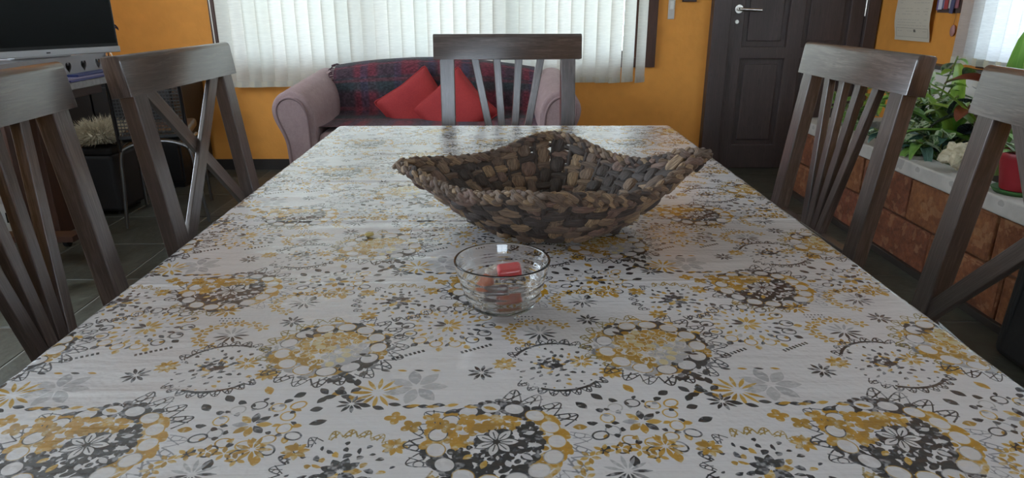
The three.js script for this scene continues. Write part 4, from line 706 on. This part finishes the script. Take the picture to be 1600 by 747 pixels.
function bush(name, label, pos, h, spread, n, geos, mats, seed, leafScale = 1) {
  const p = thing(name, label, 'plant', pos), r = rng(seed);
  const stems = 7;
  for (let k = 0; k < stems; k++) {
    const a = k / stems * 6.28 + r(), tip = [spread * Math.cos(a) * (0.4 + 0.6 * r()), h * (0.55 + 0.45 * r()), spread * Math.sin(a) * (0.4 + 0.6 * r())];
    const cv = new THREE.CatmullRomCurve3([new THREE.Vector3(0, 0, 0), new THREE.Vector3(tip[0] * 0.35, tip[1] * 0.6, tip[2] * 0.35), new THREE.Vector3(...tip)]);
    part('stem', new THREE.TubeGeometry(cv, 8, 0.004, 5), stemMat, p);
    for (let j = 0; j < n / stems; j++) { const t = 0.15 + 0.85 * (j + r() * 0.6) / (n / stems), q = cv.getPoint(Math.min(1, t)); const m = part('leaf', geos[Math.floor(r() * geos.length)], mats[Math.floor(r() * mats.length)], p); orient(m, q.toArray(), r() * 6.28, -0.5 + r() * 0.9, (r() - 0.5) * 0.8); m.scale.setScalar(leafScale * (0.7 + 0.6 * r())); }
  }
  return p;
}
const small = [leafGeo(0.07, 0.05, 0.7, 0.3, 0.8), leafGeo(0.085, 0.045, 1.0, 0.4, 0.8), leafGeo(0.06, 0.05, 0.4, 0.2, 0.7)];
bush('ivy_plant', 'bushy plant with small white-edged leaves spilling over the planter cap', [1.93, 0.4, -3.2], 0.3, 0.2, 112, small, [L2, L2, L5, L4], 61, 1.0);
bush('leafy_shrub', 'light green leafy shrub growing by the window corner', [2.1, 0.4, -3.32], 0.46, 0.17, 98, small, [L4, L1, L4, L2], 62, 1.1);
bush('ivy_plant', 'low green plant at the door end of the planter, behind the chair slats', [1.95, 0.4, -3.75], 0.26, 0.19, 60, small, [L4, L1, L2], 63, 1.1);
bush('variegated_plant', 'low variegated plant with pale leaves beside the cream stone', [1.9, 0.4, -2.9], 0.2, 0.15, 84, small, [L2, L4, L2, L5], 66, 0.95);
bush('ivy_plant', 'dense ivy tumbling over the cap between the two right-hand chairs', [1.86, 0.4, -3.12], 0.22, 0.16, 84, small, [L2, L5, L2], 67, 0.9);
bush('low_plant', 'low dark green plant between the rubber plant and the red pot', [2.08, 0.4, -2.45], 0.24, 0.18, 49, small, [L4, L5], 64, 1.0);
{
  // rubber plant: big glossy dark leaves, some with rust-brown undersides
  const p = thing('rubber_plant', 'rubber plant with big glossy dark leaves beside the near chair', 'plant', [1.99, 0.4, -2.86]);
  const g = [leafGeo(0.2, 0.105, 0.5, 0.28, 0.75), leafGeo(0.17, 0.09, 0.8, 0.35, 0.75)];
  part('stem', tube([[0, -0.01, 0], [0.01, 0.16, 0.01], [-0.005, 0.32, 0], [0.005, 0.4, 0.005]], 0.009, 16, 8), std(0x5a4634, 0.7), p);
  const r = rng(71);
  [[0.4, 2.9, -0.1], [0.37, 3.7, -0.25], [0.33, 2.4, -0.05], [0.29, 3.3, 0.1], [0.25, 4.1, 0.25], [0.2, 2.8, 0.35], [0.16, 3.6, 0.5], [0.27, 5.2, -0.1], [0.2, 1.2, 0.1], [0.14, 2.2, 0.35], [0.12, 4.6, 0.3]].forEach(([y, yaw, pitch], i) => { const m = part('leaf', g[i % 2], i === 1 || i === 7 ? LB : L3, p); orient(m, [0.005, y, 0.005], yaw, pitch, (r() - 0.5) * 0.7); });
}
{
  // drooping long leaf clump over the cap
  const p = thing('trailing_plant', 'drooping plant with pointed green leaves hanging over the white cap', 'plant', [1.84, 0.44, -2.95]);
  const g = leafGeo(0.2, 0.045, 1.9, 0.35, 0.8);
  for (let k = 0; k < 9; k++) { const m = part('leaf', g, [L4, L5, L4][k % 3], p); orient(m, [0, 0.03, 0], -1.57 + (k - 4) * 0.42, -0.8 + (k % 3) * 0.2); m.scale.setScalar(0.8 + (k % 4) * 0.1); }
  part('stem', cyl(0.012, 0.01, 0.05, 0, -0.005, 0, 10), stemMat, p);
  // pale stone among the leaves
  const st = new THREE.IcosahedronGeometry(0.062, 3), P = st.attributes.position; for (let i = 0; i < P.count; i++) { const x = P.getX(i), y = P.getY(i), z = P.getZ(i), k = 0.75 + 0.25 * Math.sin(x * 70 + 1) * Math.sin(y * 64) + 0.16 * Math.sin(z * 90 + x * 40); P.setXYZ(i, x * k, y * k * 1.05, z * k * 1.2); } st.computeVertexNormals();
  const s = solo('coral_stone', st, std(0xffffff, 0.85, { map: texture(128, 128, (u, v) => mix([150, 138, 108], [222, 214, 190], fbm(u, v, 7, 7, 1101, 4)), true, [2, 2]) }), 'knobbly cream stone lying on the planter cap among leaves', 'stone'); s.position.set(1.79, 0.518, -2.62);
}
{
  const p = thing('plant_pot', 'small red plant pot with a green saucer on the white planter cap', 'pot', [1.81, CAPY, -2.3]);
  const prof = [[0, 0.012], [0.052, 0.012], [0.056, 0.016], [0.075, 0.12], [0.082, 0.122], [0.083, 0.145], [0.076, 0.146], [0.07, 0.118], [0, 0.115]];
  part('pot', new THREE.LatheGeometry(prof.map((q) => new THREE.Vector2(...q)), 32), std(0x8a2228, 0.45), p);
  part('saucer', new THREE.LatheGeometry([[0, 0.002], [0.07, 0.0], [0.082, 0.016], [0.079, 0.018], [0.066, 0.007], [0, 0.007]].map((q) => new THREE.Vector2(...q)), 32), std(0x3f6a34, 0.5), p);
  const g = leafGeo(0.13, 0.06, 0.8, 0.3, 0.8); for (let k = 0; k < 10; k++) { const m = part('leaf', g, [L4, L2][k % 2], p); orient(m, [0, 0.115, 0], k * 0.63, -1.2 + (k % 3) * 0.25); }
}
{
  // black bag leaning on the planter
  const b = thing('black_bag', 'black fabric bag standing on the floor against the planter', 'bag', [1.66, 0, -1.72]);
  const blk = std(0xffffff, 0.7, { map: texture(128, 128, (u, v) => 14 + 16 * fbm(u, v, 40, 40, 1121, 3), true, [4, 4]) });
  const g = new RoundedBoxGeometry(0.105, 0.46, 0.52, 5, 0.035), P = g.attributes.position; for (let i = 0; i < P.count; i++) { const y = P.getY(i), z = P.getZ(i); P.setX(i, P.getX(i) * (1 + 0.12 * Math.cos(y * 6) * Math.cos(z * 5)) - 0.012 * smooth(0, 0.25, -y)); P.setZ(i, z * (1 - 0.05 * smooth(0, 0.25, y))); } g.translate(0, 0.232, 0); g.computeVertexNormals();
  part('body', boxUV(g, 'z'), blk, b);
  part('handle', tube([[0, 0.455, -0.12], [0, 0.52, -0.08], [0.01, 0.535, 0], [0, 0.52, 0.08], [0, 0.455, 0.12]], 0.011, 24, 8), blk, b);
  part('strap', tube([[-0.05, 0.43, -0.235], [-0.058, 0.3, -0.2], [-0.062, 0.15, -0.21], [-0.056, 0.03, -0.22]], 0.009, 24, 6), blk, b);
  part('zip', box(0.008, 0.006, 0.4, 0, 0.461, 0, 'z', 0.002), std(0x303234, 0.4), b);
}

// ------------------------------------------------------------------ desk corner at the left
const blackPlastic = std(0x0c0d0f, 0.35), greyTop = std(0xffffff, 0.5, { map: texture(128, 128, (u, v) => 132 + 26 * fbm(u, v, 30, 30, 1201, 3), true, [3, 3]) });
{
  const d = thing('computer_desk', 'wheeled desk with a grey top and dark brown leg panels', 'desk', [-2.24, 0, -2.78]);
  part('desktop', box(1.14, 0.03, 0.68, 0, 0.775, 0, 'z', 0.005), greyTop, d);
  part('under_shelf', box(1.0, 0.05, 0.6, -0.02, 0.735, 0, 'z', 0.004), M.deskWood, d);
  for (const [x, z] of [[0.45, 0.27], [0.2, -0.27], [-0.5, 0.27], [-0.5, -0.27]]) {
    const l = part('leg_panel', box(0.03, 0.64, 0.11, x, 0.39, z, 'y', 0.003), M.deskWood, d);
    part('caster', merge([(() => { const w = new THREE.CylinderGeometry(0.024, 0.024, 0.02, 16); w.rotateZ(Math.PI / 2); w.translate(x, 0.025, z); return w; })(), box(0.03, 0.025, 0.03, x, 0.058, z)]), blackPlastic, l);
  }
  part('back_panel', box(0.02, 0.5, 0.56, -0.5, 0.4, 0, 'y'), M.deskWood, d);
  part('footrest', box(0.9, 0.025, 0.08, -0.02, 0.14, 0, 'x'), M.deskWood, d);
  // heart-cut riser
  const rz = thing('monitor_riser', 'grey metal desk riser with heart shaped cut-outs under the screen', 'riser', [-1.715, 0.7925, -2.74]);
  const s = new THREE.Shape(); s.moveTo(-0.33, 0); s.lineTo(0.33, 0); s.lineTo(0.33, 0.085); s.lineTo(-0.33, 0.085); s.lineTo(-0.33, 0);
  for (let k = 0; k < 6; k++) { const x = -0.26 + k * 0.104, y = 0.026, q = 0.019, h = new THREE.Path(); h.moveTo(x, y); h.bezierCurveTo(x - q * 0.4, y + q * 0.6, x - q * 1.2, y + q * 1.0, x - q, y + q * 1.7); h.bezierCurveTo(x - q * 0.8, y + q * 2.3, x - q * 0.15, y + q * 2.3, x, y + q * 1.6); h.bezierCurveTo(x + q * 0.15, y + q * 2.3, x + q * 0.8, y + q * 2.3, x + q, y + q * 1.7); h.bezierCurveTo(x + q * 1.2, y + q * 1.0, x + q * 0.4, y + q * 0.6, x, y); s.holes.push(h); }
  const g = new THREE.ExtrudeGeometry(s, { depth: 0.004, bevelEnabled: true, bevelThickness: 0.001, bevelSize: 0.001, bevelSegments: 1, curveSegments: 8 }); g.rotateY(Math.PI / 2);
  const metal = std(0x8d8c8e, 0.4, { metalness: 0.6 });
  part('heart_panel', g, metal, rz);
  part('top_plate', box(0.3, 0.006, 0.68, -0.145, 0.088, 0, 'z'), metal, rz);
  part('inner_plate', box(0.004, 0.08, 0.65, -0.03, 0.041, 0, 'z'), std(0x5d5c60, 0.5), rz);
  part('rear_panel', box(0.006, 0.085, 0.66, -0.29, 0.0425, 0, 'z'), metal, rz);
  for (const [i, c, dz, w] of [[0, 0x4a4f86, -0.1, 0.3], [1, 0x8a86a8, -0.06, 0.26], [2, 0x3b4680, -0.12, 0.24]]) { const m = solo('notebook', box(0.055, 0.008, w, 0, 0, 0, 'z', 0.002), std(c, 0.5), ['blue notebook lying lowest on the desk edge before the hearts', 'lilac notebook in the middle of the small stack by the hearts', 'dark blue notebook topmost of the small stack by the hearts'][i], 'notebook', 'notebooks on the desk edge'); m.position.set(-1.694 + 0.002 + i * 0.001 + 0.002, 0.7945 + i * 0.0082, -2.76 + dz); }
}
{
  const m = thing('monitor', 'large black computer screen with a silver lower bezel', 'monitor', [-1.735, 0.8845, -2.69], Math.atan2(0.855, 0.518));
  // local +z faces the room; right end of the screen (seen from the front) is +x
  part('casing', box(0.6, 0.36, 0.028, 0, 0.2, -0.016, 'x', 0.006), blackPlastic, m);
  part('screen', box(0.58, 0.325, 0.003, 0, 0.205, -0.001), std(0x040505, 0.3, { specularIntensity: 0.35 }), m);
  part('bezel', box(0.602, 0.024, 0.032, 0, 0.018, -0.013, 'x', 0.003), std(0xb9babd, 0.35, { metalness: 0.5 }), m, 'silver strip along the lower edge');
  part('badge', box(0.014, 0.005, 0.001, 0.02, 0.018, 0.0035), std(0x3a3a3c, 0.4), m);
  part('stand', merge([box(0.05, 0.2, 0.03, 0, 0.11, -0.045), box(0.2, 0.008, 0.13, 0, 0.004, -0.06, 'x', 0.003)]), std(0x9a9a9c, 0.4, { metalness: 0.5 }), m);
}
{
  const v = thing('glass_vase', 'small clear bottle vase at the corner of the desk, beside the screen', 'vase', [-1.70, 0.79, -3.07]);
  part('vase_body', new THREE.LatheGeometry([[0, 0.002], [0.02, 0], [0.024, 0.012], [0.023, 0.065], [0.011, 0.09], [0.01, 0.12], [0.013, 0.126], [0.0105, 0.126], [0.0085, 0.12], [0.0095, 0.09], [0.0205, 0.063], [0.021, 0.012], [0, 0.008]].map((q) => new THREE.Vector2(...q)), 28), M.glass, v);
  const f = thing('dried_flower', 'dark purple dried flower standing in the bottle vase', 'flower', [-1.70, 0.80, -3.07]);
  part('stem', tube([[0, 0, 0], [0.002, 0.09, 0], [0.012, 0.15, 0.004], [0.026, 0.185, 0.004]], 0.0018, 16, 6), std(0x4a3c28, 0.8), f);
  part('side_stem', tube([[0.002, 0.1, 0], [-0.012, 0.155, 0], [-0.022, 0.2, 0.002]], 0.0013, 10, 5), std(0x4a3c28, 0.8), f);
  const pg = leafGeo(0.034, 0.032, 1.1, 0.5, 0.7), pm = std(0x3a2230, 0.7, { side: THREE.DoubleSide }), r = rng(99);
  for (let k = 0; k < 16; k++) { const q = part('petal', pg, pm, f); orient(q, [0.03, 0.185, 0.004], k * 2.4, -1.45 + k * 0.1, r() - 0.5); q.scale.setScalar(0.6 + k * 0.035); }
  for (let k = 0; k < 6; k++) { const q = part('petal', pg, pm, f); orient(q, [-0.022, 0.2, 0.002], k * 1.1, -1.0 + (k % 3) * 0.4); q.scale.setScalar(0.5); }
}
{
  // visitor chair with mesh back and steel tube frame, its back to the room
  const c = thing('office_chair', 'black mesh-back chair with a steel tube frame beyond the desk', 'chair', [-1.7, 0, -3.33], 0.3); c.scale.x = 0.8;
  const steel = std(0x8f8f90, 0.3, { metalness: 1 });
  part('rear_tube', tube([[-0.24, 0.008, -0.02], [-0.215, 0.2, -0.01], [-0.195, 0.37, 0], [-0.18, 0.405, 0], [-0.15, 0.42, 0], [-0.07, 0.44, 0], [0.07, 0.44, 0], [0.15, 0.42, 0], [0.18, 0.405, 0], [0.195, 0.37, 0], [0.215, 0.2, -0.01], [0.24, 0.008, -0.02]], 0.011, 120, 8), steel, c);
  for (const k of [-1, 1]) {
    part('tube_leg', tube([[k * 0.21, 0.008, -0.45], [k * 0.2, 0.25, -0.42], [k * 0.19, 0.4, -0.38], [k * 0.18, 0.41, -0.3], [k * 0.17, 0.415, 0]], 0.011, 40, 8), steel, c);
    part('back_tube', tube([[k * 0.19, 0.4, 0.004], [k * 0.192, 0.6, 0.015], [k * 0.185, 0.84, 0.05]], 0.011, 30, 8), blackPlastic, c);
  }
  part('seat', box(0.38, 0.05, 0.42, 0, 0.46, -0.235, 'x', 0.022), blackPlastic, c);
  // mesh back of crossing strips in a frame
  const zb = (y) => 0.006 + 0.045 * ((y - 0.47) / 0.36) ** 1.5, strips = []; for (let i = 0; i <= 22; i++) { const y = 0.475 + i * 0.0162; strips.push(box(0.365, 0.0045, 0.003, 0, y, zb(Math.max(0.47, y)))); } for (let j = 0; j <= 20; j++) { const x = -0.18 + j * 0.018; strips.push(tube([0.475, 0.55, 0.65, 0.75, 0.83].map((y) => [x, y, zb(y)]), 0.0022, 10, 4)); }
  const mb = part('mesh_back', merge(strips), std(0x3c4043, 0.5), c); mb.userData.kind = 'stuff';
  part('back_frame', bar([-0.185, 0.468, 0.006], [0.185, 0.468, 0.006], 0.018, 0.02, [0, 1, 0]), blackPlastic, c);
  part('back_frame', bar([-0.185, 0.84, 0.05], [0.185, 0.84, 0.05], 0.018, 0.02, [0, 1, 0]), blackPlastic, c);
  const po = thing('pouf', 'black square pouf half hidden under the sheepskin', 'pouf', [-2.18, 0, -3.68]); po.scale.set(0.84, 0.87, 0.84);
  part('body', box(0.33, 0.36, 0.34, 0, 0.2, 0, 'x', 0.03), std(0x0e0e10, 0.7), po);
  part('lid', box(0.335, 0.05, 0.345, 0, 0.397, 0, 'x', 0.02), std(0x141416, 0.7), po);
  for (const kx of [-1, 1]) for (const kz of [-1, 1]) part('foot', cyl(0.014, 0.014, 0.022, kx * 0.12, 0, kz * 0.12, 10), blackPlastic, po);
  // sheepskin
  const sk = thing('sheepskin', 'shaggy cream sheepskin lying on the black pouf', 'sheepskin', [-2.14, 0.369, -3.66]);
  const hide = new THREE.SphereGeometry(1, 28, 16); hide.scale(0.12, 0.045, 0.15); hide.translate(0, 0.045, 0);
  const wool = std(0xffffff, 0.95, { map: texture(128, 128, (u, v) => mix([134, 124, 102], [204, 194, 170], fbm(u, v, 12, 20, 1301, 3))) });
  part('hide', hide, wool, sk);
  const r = rng(123), tufts = [];
  for (let k = 0; k < 1500; k++) { const a = r() * 6.2832, e = Math.asin(clamp(r() * 1.3 - 0.3, -1, 1)), n = new THREE.Vector3(Math.cos(a) * Math.cos(e), Math.sin(e), Math.sin(a) * Math.cos(e)); const p = new THREE.Vector3(n.x * 0.115, n.y * 0.043 + 0.045, n.z * 0.145), l = 0.035 + 0.04 * r(), d = n.clone().add(new THREE.Vector3((r() - 0.5) * 0.9, -0.15 + (r() - 0.5) * 0.8, (r() - 0.5) * 0.9)).normalize(); if (p.y + d.y * l < 0.004) continue; const g = new THREE.ConeGeometry(0.0028, l, 4, 1, true); g.translate(0, l / 2, 0); g.applyQuaternion(new THREE.Quaternion().setFromUnitVectors(new THREE.Vector3(0, 1, 0), d)); g.translate(p.x, p.y, p.z); tufts.push(g); }
  const t = part('wool', merge(tufts), wool, sk); t.userData.kind = 'stuff';
}
{
  const c = thing('black_cabinet', 'low black cabinet in the corner between the desk and the window', 'cabinet', [-2.42, 0, -4.34]);
  const k = std(0x121214, 0.45);
  part('body', box(0.94, 0.6, 0.44, 0, 0.33, 0, 'x', 0.004), k, c);
  part('top_board', box(0.97, 0.025, 0.47, 0, 0.645, 0.005, 'x', 0.004), k, c);
  for (const q of [-1, 1]) { const d = part('door', box(0.455, 0.56, 0.018, q * 0.233, 0.33, 0.23, 'y', 0.003), k, c); part('knob', cyl(0.009, 0.009, 0.02, q * 0.03, 0.4, 0.245, 12), blackPlastic, d); }
  for (const q of [-1, 1]) part('foot', box(0.06, 0.03, 0.4, q * 0.42, 0.015, 0), k, c);
}
{
  const b = thing('white_box', 'small white appliance with a dark window on the floor by the yellow wall', 'appliance', [-2.43, 0, -3.2], 0.25);
  part('body', box(0.3, 0.19, 0.16, 0, 0.1, 0, 'x', 0.012), std(0xd2d0cb, 0.45), b);
  part('display', box(0.07, 0.05, 0.004, 0.085, 0.115, 0.08, 'x', 0.001), std(0x101214, 0.2), b);
  part('lid', box(0.302, 0.035, 0.162, 0, 0.195, 0, 'x', 0.01), std(0xbdbbb6, 0.45), b);
  for (const s of [-1, 1]) part('foot', cyl(0.012, 0.012, 0.008, s * 0.12, 0, 0, 12), blackPlastic, b);
}

renderer.render(scene, camera);
